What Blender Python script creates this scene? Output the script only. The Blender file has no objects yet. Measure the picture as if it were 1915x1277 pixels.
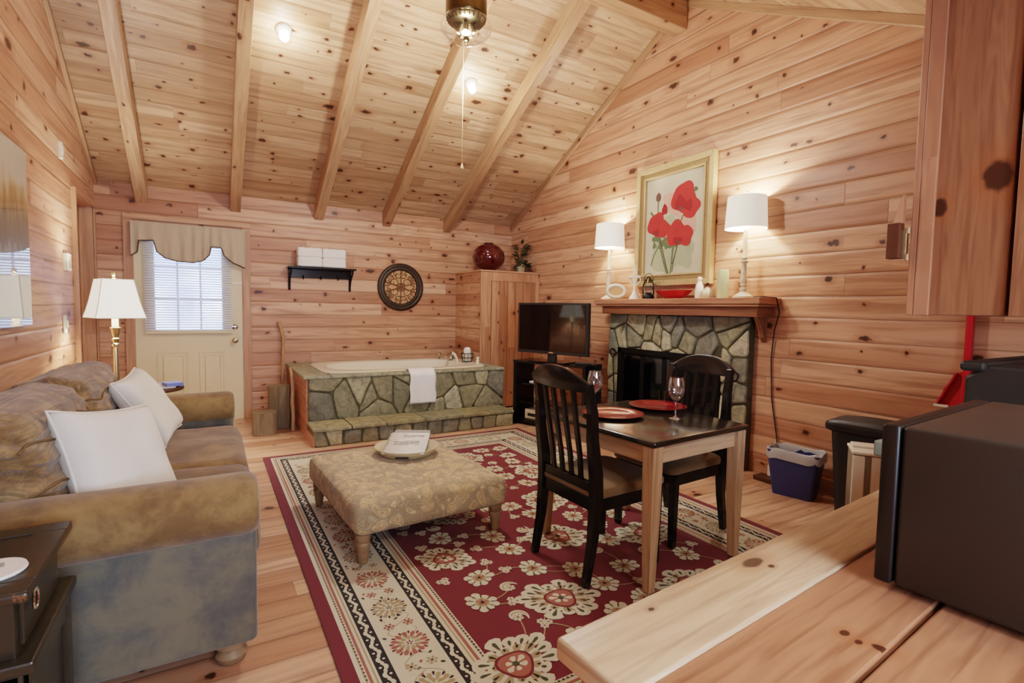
import bpy, bmesh, math, random
from mathutils import Vector, Matrix, noise
from mathutils.bvhtree import BVHTree
R = math.radians
rnd = random.Random(7)
scn = bpy.context.scene
COL = scn.collection
WM = {}

# ------------------------------------------------------------------ materials
def nd(nt, t, ins=None, **props):
    n = nt.nodes.new(t)
    for k, v in props.items(): setattr(n, k, v)
    for k, v in (ins or {}).items():
        s = n.inputs[k]
        if isinstance(v, bpy.types.NodeSocket): nt.links.new(v, s)
        else: s.default_value = v
    return n
def mth(nt, op, a, b=None, c=None, clamp=False):
    n = nt.nodes.new('ShaderNodeMath'); n.operation = op; n.use_clamp = clamp
    for i, v in enumerate((a, b, c)):
        if v is None: continue
        if isinstance(v, bpy.types.NodeSocket): nt.links.new(v, n.inputs[i])
        else: n.inputs[i].default_value = v
    return n.outputs[0]
def sstep(nt, x, lo, hi):
    n = nt.nodes.new('ShaderNodeMapRange'); n.interpolation_type = 'SMOOTHSTEP'; n.clamp = True
    for i, v in ((0, x), (1, lo), (2, hi)):
        if isinstance(v, bpy.types.NodeSocket): nt.links.new(v, n.inputs[i])
        else: n.inputs[i].default_value = v
    n.inputs[3].default_value = 0; n.inputs[4].default_value = 1
    return n.outputs[0]
def mixc(nt, f, a, b, blend='MIX'):
    n = nt.nodes.new('ShaderNodeMix'); n.data_type = 'RGBA'; n.blend_type = blend
    for s, v in ((n.inputs[0], f), (n.inputs[6], a), (n.inputs[7], b)):
        if isinstance(v, bpy.types.NodeSocket): nt.links.new(v, s)
        else: s.default_value = v if not isinstance(v, tuple) else (v + (1,))[:4]
    return n.outputs[2]
def comb(nt, x, y, z=0.0):
    n = nt.nodes.new('ShaderNodeCombineXYZ')
    for i, v in enumerate((x, y, z)):
        if isinstance(v, bpy.types.NodeSocket): nt.links.new(v, n.inputs[i])
        else: n.inputs[i].default_value = v
    return n.outputs[0]
def lin(c):
    return tuple((v/255/12.92 if v/255 <= .04045 else ((v/255+.055)/1.055)**2.4) for v in c)
def newmat(name):
    m = bpy.data.materials.new(name); m.use_nodes = True
    nt = m.node_tree
    return m, nt, nt.nodes['Principled BSDF']
def setp(b, **kw):
    for k, v in kw.items():
        s = b.inputs[k.replace('_', ' ')]
        if isinstance(v, bpy.types.NodeSocket): b.id_data.links.new(v, s)
        else: s.default_value = v if not isinstance(v, tuple) else (v + (1,))[:4]
def bump(nt, b, h, dist=.002, strength=1.0):
    n = nd(nt, 'ShaderNodeBump', {'Height': h, 'Distance': dist, 'Strength': strength})
    nt.links.new(n.outputs[0], b.inputs['Normal'])

def plain(name, c, rough=.5, metal=0.0, var=.06, nscale=40, bmp=0.0, **kw):
    """solid colour with a slight procedural variation"""
    m, nt, b = newmat(name)
    tc = nd(nt, 'ShaderNodeTexCoord').outputs['Object']
    nz = nd(nt, 'ShaderNodeTexNoise', {'Vector': tc, 'Scale': nscale, 'Detail': 3.0}).outputs[0]
    c = lin(c)
    col = mixc(nt, nz, tuple(v*(1-var) for v in c), tuple(min(1, v*(1+var)) for v in c))
    setp(b, Base_Color=col, Roughness=rough, Metallic=metal, **kw)
    if bmp: bump(nt, b, nz, bmp)
    return m

def pine(name, base=(224, 176, 134), lo=(200, 140, 96), hi=(236, 196, 158), w=.14, L=1.7, kd=.6, kd2=None, ksz=1.0, bmp=.7, knots=(), gs=1.0, groove=True, rough=.42, dark=.62, seed=0.0, spec=.4, tone=1.0):
    m, nt, b = newmat(name)
    uv = nd(nt, 'ShaderNodeUVMap').outputs[0]
    sp = nd(nt, 'ShaderNodeSeparateXYZ', {0: uv}); u, v = sp.outputs[0], sp.outputs[1]
    vw = mth(nt, 'DIVIDE', v, w)
    row = mth(nt, 'FLOOR', vw); vf = mth(nt, 'FRACT', vw)
    r1 = nd(nt, 'ShaderNodeTexWhiteNoise', {'W': mth(nt, 'ADD', row, seed + .37)}, noise_dimensions='1D').outputs[0]
    us = mth(nt, 'ADD', mth(nt, 'DIVIDE', u, L), mth(nt, 'MULTIPLY', r1, 9.7))
    cell = mth(nt, 'FLOOR', us); uf = mth(nt, 'FRACT', us)
    wn = nd(nt, 'ShaderNodeTexWhiteNoise', {'Vector': comb(nt, cell, row, seed)}, noise_dimensions='3D')
    rc = nd(nt, 'ShaderNodeSeparateColor', {0: wn.outputs[1]})
    ra, rb, rc3 = rc.outputs[0], rc.outputs[1], rc.outputs[2]
    off = mth(nt, 'MULTIPLY', wn.outputs[0], 37.0)
    # grain
    n1 = nd(nt, 'ShaderNodeTexNoise', {'Vector': comb(nt, mth(nt, 'MULTIPLY', u, 1.6*gs), mth(nt, 'MULTIPLY', v, 26.0*gs), off), 'Scale': 1.0, 'Detail': 3.0, 'Distortion': .4}).outputs[0]
    n2 = nd(nt, 'ShaderNodeTexNoise', {'Vector': comb(nt, mth(nt, 'MULTIPLY', u, .7*gs), mth(nt, 'MULTIPLY', v, 7.0*gs), off), 'Scale': 1.0, 'Detail': 2.0}).outputs[0]
    ring = mth(nt, 'MULTIPLY_ADD', mth(nt, 'SINE', mth(nt, 'MULTIPLY', n2, 70.0)), .5, .5)
    tn = mth(nt, 'ADD', mth(nt, 'MULTIPLY_ADD', ra, .46, .07), mth(nt, 'MULTIPLY', n2, .40))
    col = mixc(nt, sstep(nt, tn, .15, .55), lin(lo), lin(base))
    col = mixc(nt, sstep(nt, tn, .5, .9), col, lin(hi))
    col = mixc(nt, mth(nt, 'MULTIPLY', sstep(nt, n1, .45, .70), .62), col, tuple(x*.74 for x in lin(lo)))
    col = mixc(nt, mth(nt, 'MULTIPLY', ring, mth(nt, 'MULTIPLY_ADD', rb, .32, .04)), col, tuple(x*.8 for x in lin(lo)))
    kmask = None
    wob = mth(nt, 'MULTIPLY', mth(nt, 'SUBTRACT', nd(nt, 'ShaderNodeTexNoise', {'Vector': uv, 'Scale': 34.0, 'Detail': 2.0}).outputs[0], .5), .034*min(1.0, ksz))
    knh = None
    for k, (S, dens, rmin, rvar) in enumerate(((.34, kd, .009*ksz, .017*ksz), (.21, kd*.5 if kd2 is None else kd2, .004*ksz, .009*ksz))):
        cu = mth(nt, 'ADD', mth(nt, 'DIVIDE', u, S), mth(nt, 'MULTIPLY', r1, 13.1 + 5*k))
        ci = mth(nt, 'FLOOR', cu); cf = mth(nt, 'FRACT', cu)
        q = nd(nt, 'ShaderNodeTexWhiteNoise', {'Vector': comb(nt, ci, row, seed + 3.1 + 7*k)}, noise_dimensions='3D')
        qs = nd(nt, 'ShaderNodeSeparateColor', {0: q.outputs[1]})
        pu = mth(nt, 'MULTIPLY_ADD', qs.outputs[0], .6, .2)
        pv = mth(nt, 'MULTIPLY_ADD', qs.outputs[1], .7, .15)
        du = mth(nt, 'MULTIPLY', mth(nt, 'MULTIPLY', mth(nt, 'SUBTRACT', cf, pu), S), mth(nt, 'MULTIPLY_ADD', mth(nt, 'FRACT', mth(nt, 'MULTIPLY', qs.outputs[0], 7.31)), .7, .42))
        dv = mth(nt, 'MULTIPLY', mth(nt, 'SUBTRACT', vf, pv), w)
        d = mth(nt, 'SQRT', mth(nt, 'ADD', mth(nt, 'MULTIPLY', du, du), mth(nt, 'MULTIPLY', dv, dv)))
        d = mth(nt, 'ADD', d, wob)
        r2 = mth(nt, 'MULTIPLY', qs.outputs[2], qs.outputs[2])
        rad = mth(nt, 'MULTIPLY_ADD', r2, rvar, rmin)
        on = mth(nt, 'LESS_THAN', q.outputs[0], dens)
        q1 = mth(nt, 'DIVIDE', d, rad)
        km = mth(nt, 'MULTIPLY', mth(nt, 'SUBTRACT', 1.0, sstep(nt, q1, .6, 1.3)), on)
        hm = mth(nt, 'MULTIPLY', mth(nt, 'SUBTRACT', 1.0, sstep(nt, q1, .9, 3.2)), on)
        kmask = km if kmask is None else mth(nt, 'MAXIMUM', kmask, km)
        knh = hm if knh is None else mth(nt, 'MAXIMUM', knh, hm)
    for ku, kv, ru, rv in knots:
        a_ = mth(nt, 'DIVIDE', mth(nt, 'SUBTRACT', u, ku), ru); b_ = mth(nt, 'DIVIDE', mth(nt, 'SUBTRACT', v, kv), rv)
        q1 = mth(nt, 'ADD', mth(nt, 'SQRT', mth(nt, 'ADD', mth(nt, 'MULTIPLY', a_, a_), mth(nt, 'MULTIPLY', b_, b_))), mth(nt, 'MULTIPLY', wob, 14.0))
        kmask = mth(nt, 'MAXIMUM', kmask, mth(nt, 'SUBTRACT', 1.0, sstep(nt, q1, .75, 1.2)))
        knh = mth(nt, 'MAXIMUM', knh, mth(nt, 'SUBTRACT', 1.0, sstep(nt, q1, .9, 3.0)))
    col = mixc(nt, mth(nt, 'MULTIPLY', knh, .38), col, lin((150, 82, 44)))
    col = mixc(nt, mth(nt, 'MULTIPLY', kmask, .9), col, lin((50, 24, 12)))
    if groove:
        ed = mth(nt, 'MULTIPLY', mth(nt, 'MINIMUM', vf, mth(nt, 'SUBTRACT', 1.0, vf)), w)
        g = mth(nt, 'SUBTRACT', 1.0, sstep(nt, ed, .0012, .0042))
        g2 = mth(nt, 'SUBTRACT', 1.0, sstep(nt, ed, .003, .020))
        ue = mth(nt, 'MULTIPLY', mth(nt, 'MINIMUM', uf, mth(nt, 'SUBTRACT', 1.0, uf)), L)
        gj = mth(nt, 'MULTIPLY', mth(nt, 'SUBTRACT', 1.0, sstep(nt, ue, .0006, .0022)), .6)
        gvar = mth(nt, 'MULTIPLY_ADD', nd(nt, 'ShaderNodeTexNoise', {'Vector': comb(nt, mth(nt, 'MULTIPLY', u, 1.3), row, 0.0), 'Scale': 1.0}).outputs[0], .9, .25)
        g = mth(nt, 'MULTIPLY', g, gvar, clamp=True)
        gg = mth(nt, 'MAXIMUM', g, gj)
        col = mixc(nt, mth(nt, 'MULTIPLY', gg, dark), col, lin((70, 36, 18)))
        col = mixc(nt, mth(nt, 'MULTIPLY', g2, .14), col, lin((140, 84, 48)))
        h = mth(nt, 'SUBTRACT', mth(nt, 'MULTIPLY', n1, .12), mth(nt, 'ADD', mth(nt, 'MULTIPLY', gg, .7), mth(nt, 'MULTIPLY', g2, .6)))
        bump(nt, b, h, .006, bmp)
    else:
        bump(nt, b, n1, .0008, .5)
    if tone != 1.0:
        col = mixc(nt, 1.0, col, (tone, tone, tone), 'MULTIPLY')
    setp(b, Base_Color=col, Roughness=mth(nt, 'MULTIPLY_ADD', n1, .15, rough - .07), Specular_IOR_Level=spec)
    return m

def suede(name, c, c2, sc=9, sheen=.25, dist=.8):
    m, nt, b = newmat(name)
    tc = nd(nt, 'ShaderNodeTexCoord').outputs['Object']
    a = nd(nt, 'ShaderNodeTexNoise', {'Vector': tc, 'Scale': sc, 'Detail': 5.0, 'Roughness': .68, 'Distortion': dist}).outputs[0]
    f = nd(nt, 'ShaderNodeTexNoise', {'Vector': tc, 'Scale': 220.0, 'Detail': 2.0}).outputs[0]
    col = mixc(nt, sstep(nt, a, .36, .66), lin(c), lin(c2))
    setp(b, Base_Color=col, Roughness=.85, Sheen_Weight=sheen, Sheen_Roughness=.5)
    bump(nt, b, mth(nt, 'ADD', f, mth(nt, 'MULTIPLY', a, 2.0)), .0015, .5)
    return m

def weave(name, c, c2, sc=300, rough=.9):
    m, nt, b = newmat(name)
    tc = nd(nt, 'ShaderNodeTexCoord').outputs['Object']
    a = nd(nt, 'ShaderNodeTexNoise', {'Vector': tc, 'Scale': sc, 'Detail': 2.0}).outputs[0]
    l = nd(nt, 'ShaderNodeTexNoise', {'Vector': tc, 'Scale': 6.0, 'Detail': 2.0}).outputs[0]
    col = mixc(nt, a, lin(c), lin(c2))
    setp(b, Base_Color=col, Roughness=rough, Sheen_Weight=.2)
    bump(nt, b, mth(nt, 'ADD', a, mth(nt, 'MULTIPLY', l, 3.0)), .0012, .5)
    return m

def paisley(name):
    m, nt, b = newmat(name)
    tc = nd(nt, 'ShaderNodeTexCoord').outputs['Object']
    ns = nd(nt, 'ShaderNodeTexNoise', {'Vector': tc, 'Scale': 7.0, 'Detail': 1.0}).outputs[1]
    wv = nd(nt, 'ShaderNodeVectorMath', {0: ns, 3: .16}, operation='SCALE')
    wv.inputs['Scale'].default_value = .16
    p = nd(nt, 'ShaderNodeVectorMath', {0: tc, 1: wv.outputs[0]}, operation='ADD').outputs[0]
    v = nd(nt, 'ShaderNodeTexVoronoi', {'Vector': p, 'Scale': 16.0}).outputs['Distance']
    r = mth(nt, 'MULTIPLY_ADD', mth(nt, 'SINE', mth(nt, 'MULTIPLY', v, 40.0)), .5, .5)
    v2 = nd(nt, 'ShaderNodeTexVoronoi', {'Vector': p, 'Scale': 42.0}).outputs['Distance']
    r2 = sstep(nt, v2, .3, .5)
    col = mixc(nt, sstep(nt, r, .35, .7), lin((218, 194, 150)), lin((190, 160, 114)))
    col = mixc(nt, mth(nt, 'MULTIPLY', r2, .3), col, lin((140, 118, 84)))
    rim = mth(nt, 'MULTIPLY', sstep(nt, v, .46, .56), .45)
    col = mixc(nt, rim, col, lin((120, 112, 96)))
    setp(b, Base_Color=col, Roughness=.88, Sheen_Weight=.2)
    bump(nt, b, mth(nt, 'ADD', r, r2), .0015, .6)
    return m

def stone_mat(name, rough=.75):
    m, nt, b = newmat(name)
    at = nd(nt, 'ShaderNodeVertexColor', layer_name='Col').outputs[0]
    tc = nd(nt, 'ShaderNodeTexCoord').outputs['Object']
    a = nd(nt, 'ShaderNodeTexNoise', {'Vector': tc, 'Scale': 14.0, 'Detail': 6.0, 'Roughness': .65, 'Distortion': 1.0}).outputs[0]
    f = nd(nt, 'ShaderNodeTexNoise', {'Vector': tc, 'Scale': 70.0, 'Detail': 4.0}).outputs[0]
    col = mixc(nt, sstep(nt, a, .3, .7), (.62, .62, .60), (1.25, 1.22, 1.12))
    col = mixc(nt, 1.0, at, col, 'MULTIPLY')
    col = mixc(nt, mth(nt, 'MULTIPLY', sstep(nt, f, .5, .7), .25), col, lin((96, 92, 78)))
    setp(b, Base_Color=col, Roughness=rough)
    bump(nt, b, mth(nt, 'ADD', a, mth(nt, 'MULTIPLY', f, .4)), .008, .6)
    return m

def distressed(name):
    m, nt, b = newmat(name)
    tc = nd(nt, 'ShaderNodeTexCoord').outputs['Object']
    geo = nd(nt, 'ShaderNodeNewGeometry').outputs['Pointiness']
    a = nd(nt, 'ShaderNodeTexNoise', {'Vector': tc, 'Scale': 26.0, 'Detail': 6.0, 'Roughness': .7}).outputs[0]
    c = nd(nt, 'ShaderNodeTexNoise', {'Vector': tc, 'Scale': 5.0, 'Detail': 3.0}).outputs[0]
    k = sstep(nt, mth(nt, 'ADD', a, mth(nt, 'MULTIPLY', c, .4)), .83, .9)
    col = mixc(nt, c, lin((26, 24, 20)), lin((62, 54, 38)))
    col = mixc(nt, mth(nt, 'MULTIPLY', k, .6), col, lin((140, 88, 50)))
    setp(b, Base_Color=col, Roughness=.28, Specular_IOR_Level=.5)
    bump(nt, b, a, .001, .5)
    return m

def emis(name, c, strength, base=None):
    m, nt, b = newmat(name)
    setp(b, Base_Color=lin(base or c), Emission_Color=lin(c), Emission_Strength=strength, Roughness=.6)
    return m
def shade_mat(name, c=(255, 246, 226), strength=.75):
    m, nt, b = newmat(name)
    tc = nd(nt, 'ShaderNodeTexCoord').outputs['Object']
    a = nd(nt, 'ShaderNodeTexNoise', {'Vector': tc, 'Scale': 160.0}).outputs[0]
    col = mixc(nt, a, tuple(x*.94 for x in lin(c)), lin(c))
    setp(b, Base_Color=col, Roughness=.8, Emission_Color=col, Emission_Strength=strength)
    return m
def glass(name, c=(255, 255, 255), rough=0.0, ior=1.45):
    m, nt, b = newmat(name)
    setp(b, Base_Color=lin(c), Roughness=rough, Transmission_Weight=1.0, IOR=ior)
    return m
def thin_glass(name, refl=.04):
    m, nt, b = newmat(name)
    out = nt.nodes['Material Output']
    tr = nd(nt, 'ShaderNodeBsdfTransparent', {'Color': (.97, .98, 1, 1)})
    gl = nd(nt, 'ShaderNodeBsdfGlossy', {'Color': (1, 1, 1, 1), 'Roughness': .02})
    lw = nd(nt, 'ShaderNodeLayerWeight', {'Blend': .5}).outputs['Facing']
    fr = mth(nt, 'MULTIPLY_ADD', mth(nt, 'POWER', lw, 4.0), .8, refl, clamp=True)
    mx = nd(nt, 'ShaderNodeMixShader', {0: fr, 1: tr.outputs[0], 2: gl.outputs[0]})
    nt.links.new(mx.outputs[0], out.inputs['Surface'])
    return m

M = {}
M['wall'] = pine('pine_wall_boards', base=(209, 161, 127), lo=(173, 117, 86), hi=(227, 185, 153), w=.142, L=2.1, kd=.42, kd2=.2, seed=1.0)
M['wall_r'] = pine('pine_wall_boards_wide', base=(211, 161, 129), lo=(176, 120, 89), hi=(229, 186, 155), w=.152, L=2.6, kd=.30, kd2=.14, ksz=1.2, seed=4.0, dark=.72)
M['ceil'] = pine('pine_ceiling_boards', base=(197, 160, 127), lo=(164, 124, 91), hi=(215, 180, 146), w=.135, L=1.6, kd=.40, kd2=.34, ksz=1.05, seed=2.0, dark=.34, bmp=.35)
M['floor'] = pine('pine_floor_boards', base=(218, 173, 139), lo=(184, 130, 99), hi=(235, 195, 163), w=.135, L=2.2, kd=.30, kd2=.2, seed=3.0, rough=.3, bmp=.3)
M['beam'] = pine('pine_beam', base=(187, 147, 112), lo=(156, 114, 82), hi=(204, 166, 134), w=.5, L=6, kd=.4, groove=False, seed=5.0)
M['trim'] = pine('pine_trim', base=(206, 161, 125), lo=(175, 125, 92), hi=(223, 183, 149), w=.5, L=5, kd=.2, groove=False, seed=6.0)
M['closet'] = pine('pine_closet', base=(200, 151, 115), lo=(166, 110, 79), hi=(218, 172, 138), w=.17, L=4, kd=.35, groove=False, seed=7.0)
M['closetd'] = pine('pine_closet_door', base=(185, 133, 98), lo=(149, 95, 65), hi=(209, 158, 121), w=.115, L=4, kd=.35, groove=True, seed=8.0, dark=.35)
M['bar'] = pine('pine_bar_top', gs=2.2, base=(200, 169, 135), lo=(172, 136, 102), hi=(213, 186, 155), w=.6, L=6, kd=0.0, kd2=0.0, groove=False, seed=12.0, rough=.36, knots=((.426, -.035, .028, .012), (.441, -.06, .007, .005), (.16, -.03, .006, .004)))
M['bar2'] = pine('pine_bar_boards', gs=2.2, base=(164, 113, 83), lo=(131, 81, 54), hi=(181, 133, 102), w=.6, L=6, kd=0.0, kd2=0.0, groove=False, seed=10.0, rough=.3, knots=((.349, -.214, .009, .006), (.343, -.234, .007, .005), (.353, -.257, .008, .012)))
M['cab'] = pine('pine_cabinet', gs=1.6, base=(156, 105, 76), lo=(125, 78, 54), hi=(175, 122, 91), w=.32, L=4, kd=0.0, kd2=0.0, groove=False, seed=11.0, rough=.35, knots=((1.655, .893, .036, .024), (1.742, .728, .056, .044)))
M['mantel'] = pine('pine_mantel', base=(194, 139, 107), lo=(156, 101, 74), hi=(213, 160, 128), w=.5, L=4, kd=.25, groove=False, seed=13.0)
M['legwood'] = pine('light_table_wood', gs=2.0, base=(201, 168, 136), lo=(174, 141, 109), hi=(217, 188, 156), w=.5, L=4, kd=0.0, groove=False, seed=14.0)
M['footwood'] = pine('golden_turned_wood', base=(155, 127, 96), lo=(123, 96, 72), hi=(178, 150, 118), w=.5, L=4, kd=0.0, groove=False, seed=16.0)
M['darkwood'] = plain('dark_handle_wood', (84, 46, 26), .45, var=.2, nscale=30)
M['log'] = pine('grey_weathered_log', base=(132, 112, 84), lo=(98, 82, 62), hi=(156, 134, 102), w=.4, L=4, kd=.2, groove=False, seed=15.0, rough=.8)
M['stick'] = plain('pale_stick', (176, 138, 100), .7, var=.3, nscale=24, bmp=.003)
M['sofa'] = suede('olive_brown_suede', (108, 80, 44), (150, 118, 72), 5, dist=.15)
M['sofa_d'] = suede('ruched_brown_suede', (122, 92, 54), (166, 134, 90), 9, dist=.15)
_m = M['sofa_d']; _nt = _m.node_tree; _b = _nt.nodes['Principled BSDF']
_tc = nd(_nt, 'ShaderNodeTexCoord').outputs['Object']
_mp = nd(_nt, 'ShaderNodeMapping', {'Vector': _tc, 'Scale': (11, 2.2, 17)}).outputs[0]
_f = nd(_nt, 'ShaderNodeTexNoise', {'Vector': _mp, 'Scale': 1.0, 'Detail': 3.0, 'Distortion': 1.2}).outputs[0]
_r = mth(_nt, 'ABSOLUTE', mth(_nt, 'SUBTRACT', _f, .5))
bump(_nt, _b, sstep(_nt, _r, 0.0, .25), .011, .8)
_col = _b.inputs['Base Color'].links[0].from_socket
_nt.links.new(mixc(_nt, mth(_nt, 'MULTIPLY', mth(_nt, 'SUBTRACT', 1.0, sstep(_nt, _r, 0.0, .08)), .35), _col, lin((58, 40, 24))), _b.inputs['Base Color'])
M['sofa_side'] = suede('cool_lit_arm_suede', (80, 80, 76), (112, 104, 84), 6, dist=.3)  # same sofa suede, with the cool window light put into its grey colour
M['pillow'] = weave('off_white_linen', (226, 218, 200), (242, 237, 224))
M['towel'] = weave('white_terry', (236, 230, 222), (252, 250, 246), 150)
M['paisley'] = paisley('paisley_tapestry')
M['stone'] = stone_mat('field_stone')
M['black'] = plain('black_lacquer', (18, 17, 16), .2, var=.2)
M['blackmatte'] = plain('black_plastic', (38, 36, 33), .45, var=.1, nscale=120)
M['ttop'] = plain('black_brown_table_top', (40, 33, 25), .22, var=.25, nscale=14, Coat_Weight=.4, Coat_Roughness=.1)
M['seatfab'] = weave('taupe_seat_fabric', (108, 86, 58), (136, 112, 80), 120)
M['distress'] = distressed('distressed_black_paint')
M['brass'] = plain('antique_brass', (206, 196, 160), .3, 1.0, var=.15)
M['brassdk'] = plain('dark_antique_brass', (104, 90, 62), .28, 1.0, var=.3, nscale=18)
M['chrome'] = plain('chrome', (225, 225, 225), .1, 1.0, var=.02)
M['iron'] = plain('wrought_iron', (30, 28, 26), .5, .6, var=.2)
M['cream'] = plain('cream_painted_door', (222, 208, 168), .45, var=.03)
M['white'] = plain('white_paint', (238, 232, 218), .45, var=.03)
M['antique'] = plain('antiqued_cream_paint', (226, 216, 192), .5, var=.22, nscale=46)
M['ivory'] = plain('ivory_enamel', (236, 228, 204), .25, var=.02)
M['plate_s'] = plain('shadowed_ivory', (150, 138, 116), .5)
M['plate_w'] = plain('ivory_plastic', (232, 224, 200), .4, var=.02)
M['red'] = plain('red_lacquer_charger', (122, 8, 20), .2, 0.0, var=.12, nscale=20, Specular_IOR_Level=.45)
M['redvase'] = plain('dark_red_glass', (74, 5, 11), .06, var=.1, nscale=5, Coat_Weight=1.0, Coat_Roughness=.03)
M['redplastic'] = plain('red_plastic', (196, 36, 46), .35, var=.05)
M['reddish'] = plain('bright_red_dish', (190, 28, 34), .2, var=.1)
M['gold'] = plain('gilt_frame', (168, 138, 94), .5, .15, var=.25, nscale=60)
M['goldlt'] = plain('pale_gilt', (200, 172, 126), .5, .1, var=.2, nscale=60)
M['shade'] = shade_mat('lit_linen_shade', (250, 242, 222), strength=.6)
M['shade2'] = shade_mat('lit_white_shade', (255, 250, 232), .8)
M['bulb'] = emis('glowing_bulb', (255, 244, 228), 30.0)
M['glass'] = glass('clear_glass')
M['thin'] = thin_glass('window_glass')
M['wineglass'] = thin_glass('clear_wine_glass', .15)
M['screen'] = plain('glossy_black_screen', (6, 5, 6), .06, var=.05, Coat_Weight=.15, Coat_Roughness=.02)
M['blue'] = plain('blue_plastic', (50, 60, 108), .4, var=.06)
M['liner'] = plain('translucent_liner', (206, 206, 206), .35, var=.12, nscale=30, Alpha=.8)
M['grey'] = plain('grey_green_laminate', (122, 128, 114), .4, var=.06)
M['candle'] = plain('pale_green_wax', (206, 212, 168), .4, var=.04, Subsurface_Weight=.2)
M['leaf'] = plain('dark_green_leaf', (44, 66, 38), .45, var=.35, nscale=40)
M['pot'] = plain('beige_plaster_pot', (176, 156, 122), .8, var=.1)
M['flowerp'] = plain('faded_pink_flower', (196, 160, 140), .7, var=.2)
M['valance'] = weave('taupe_striped_valance', (180, 162, 138), (200, 184, 160), 90)
M['seamcord'] = plain('tan_brown_cord', (112, 86, 52), .8)
M['cord_edge'] = plain('brown_cord_edge', (92, 68, 46), .8)
M['cord'] = plain('dark_cord', (40, 28, 22), .6)
M['blind'] = plain('white_vinyl_slat', (236, 238, 246), .4, var=.02)
M['paper'] = plain('white_paper', (240, 236, 228), .6, var=.02)
M['paperg'] = plain('grey_print', (172, 168, 160), .6, var=.2, nscale=160)
M['paperb'] = plain('blue_print', (120, 134, 196), .5, var=.15)
M['tray'] = plain('glazed_stoneware', (206, 192, 160), .3, var=.12)
M['sky_out'] = plain('snowy_ground', (215, 222, 235), .9)
M['bark'] = plain('grey_bark', (92, 92, 104), .9, var=.3, nscale=10)
M['bronze'] = plain('dark_bronze', (62, 50, 36), .42, .4, var=.3, nscale=22)
M['scroll'] = plain('tan_scrollwork', (124, 84, 50), .5, .25, var=.4, nscale=60)
M['scrollbg'] = plain('tan_inset', (206, 160, 112), .6, var=.2, nscale=30)
M['micro'] = plain('black_microwave_paint', (50, 45, 39), .42, var=.12, nscale=260)
M['microdoor'] = plain('black_microwave_glass', (20, 14, 11), .42)

# ------------------------------------------------------------------ mesh helpers
def tmpjoin(bm, t, mi=0):
    for f in t.faces: f.material_index = mi
    me = bpy.data.meshes.new('tmp'); t.to_mesh(me); t.free(); bm.from_mesh(me); bpy.data.meshes.remove(me)
def bx(bm, x0, x1, y0, y1, z0, z1, bev=0.0, seg=2, mi=0, mat=None):
    t = bmesh.new(); bmesh.ops.create_cube(t, size=1)
    for v in t.verts:
        v.co = Vector((x0+(v.co.x+.5)*(x1-x0), y0+(v.co.y+.5)*(y1-y0), z0+(v.co.z+.5)*(z1-z0)))
    if bev: bmesh.ops.bevel(t, geom=t.edges[:], offset=bev, segments=seg, profile=.5, affect='EDGES')
    if mat: t.transform(mat)
    tmpjoin(bm, t, mi)
def lathe(bm, prof, c=(0, 0, 0), n=32, mi=0, mat=None, sx=1.0, sy=1.0, cap=True):
    t = bmesh.new(); rings = []
    for r, z in prof:
        rings.append([t.verts.new((r*sx*math.cos(2*math.pi*i/n), r*sy*math.sin(2*math.pi*i/n), z)) for i in range(n)])
    for a, b in zip(rings, rings[1:]):
        for i in range(n):
            try: t.faces.new((a[i], a[(i+1) % n], b[(i+1) % n], b[i]))
            except ValueError: pass
    if cap:
        if prof[0][0] > 1e-6: t.faces.new(rings[0][::-1])
        if prof[-1][0] > 1e-6: t.faces.new(rings[-1])
    bmesh.ops.remove_doubles(t, verts=t.verts[:], dist=1e-6)
    bmesh.ops.recalc_face_normals(t, faces=t.faces[:])
    if mat: t.transform(mat)
    t.transform(Matrix.Translation(c)); tmpjoin(bm, t, mi)
def tube(bm, pts, r, n=10, mi=0, cap=True):
    pts = [Vector(p) for p in pts]
    rr = r if isinstance(r, (list, tuple)) else [r]*len(pts)
    t = bmesh.new(); rings = []; up = Vector((0, 0, 1)); prev = None
    for i, p in enumerate(pts):
        d = (pts[min(i+1, len(pts)-1)] - pts[max(i-1, 0)]).normalized()
        if prev is None:
            a = d.cross(up if abs(d.z) < .95 else Vector((1, 0, 0))).normalized()
        else:
            a = (prev - d*prev.dot(d)).normalized()
        prev = a; b = d.cross(a)
        rings.append([t.verts.new(p + (a*math.cos(2*math.pi*k/n) + b*math.sin(2*math.pi*k/n))*rr[i]) for k in range(n)])
    for a, b in zip(rings, rings[1:]):
        for k in range(n): t.faces.new((a[k], a[(k+1) % n], b[(k+1) % n], b[k]))
    if cap: t.faces.new(rings[0][::-1]); t.faces.new(rings[-1])
    bmesh.ops.recalc_face_normals(t, faces=t.faces[:])
    tmpjoin(bm, t, mi)
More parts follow.
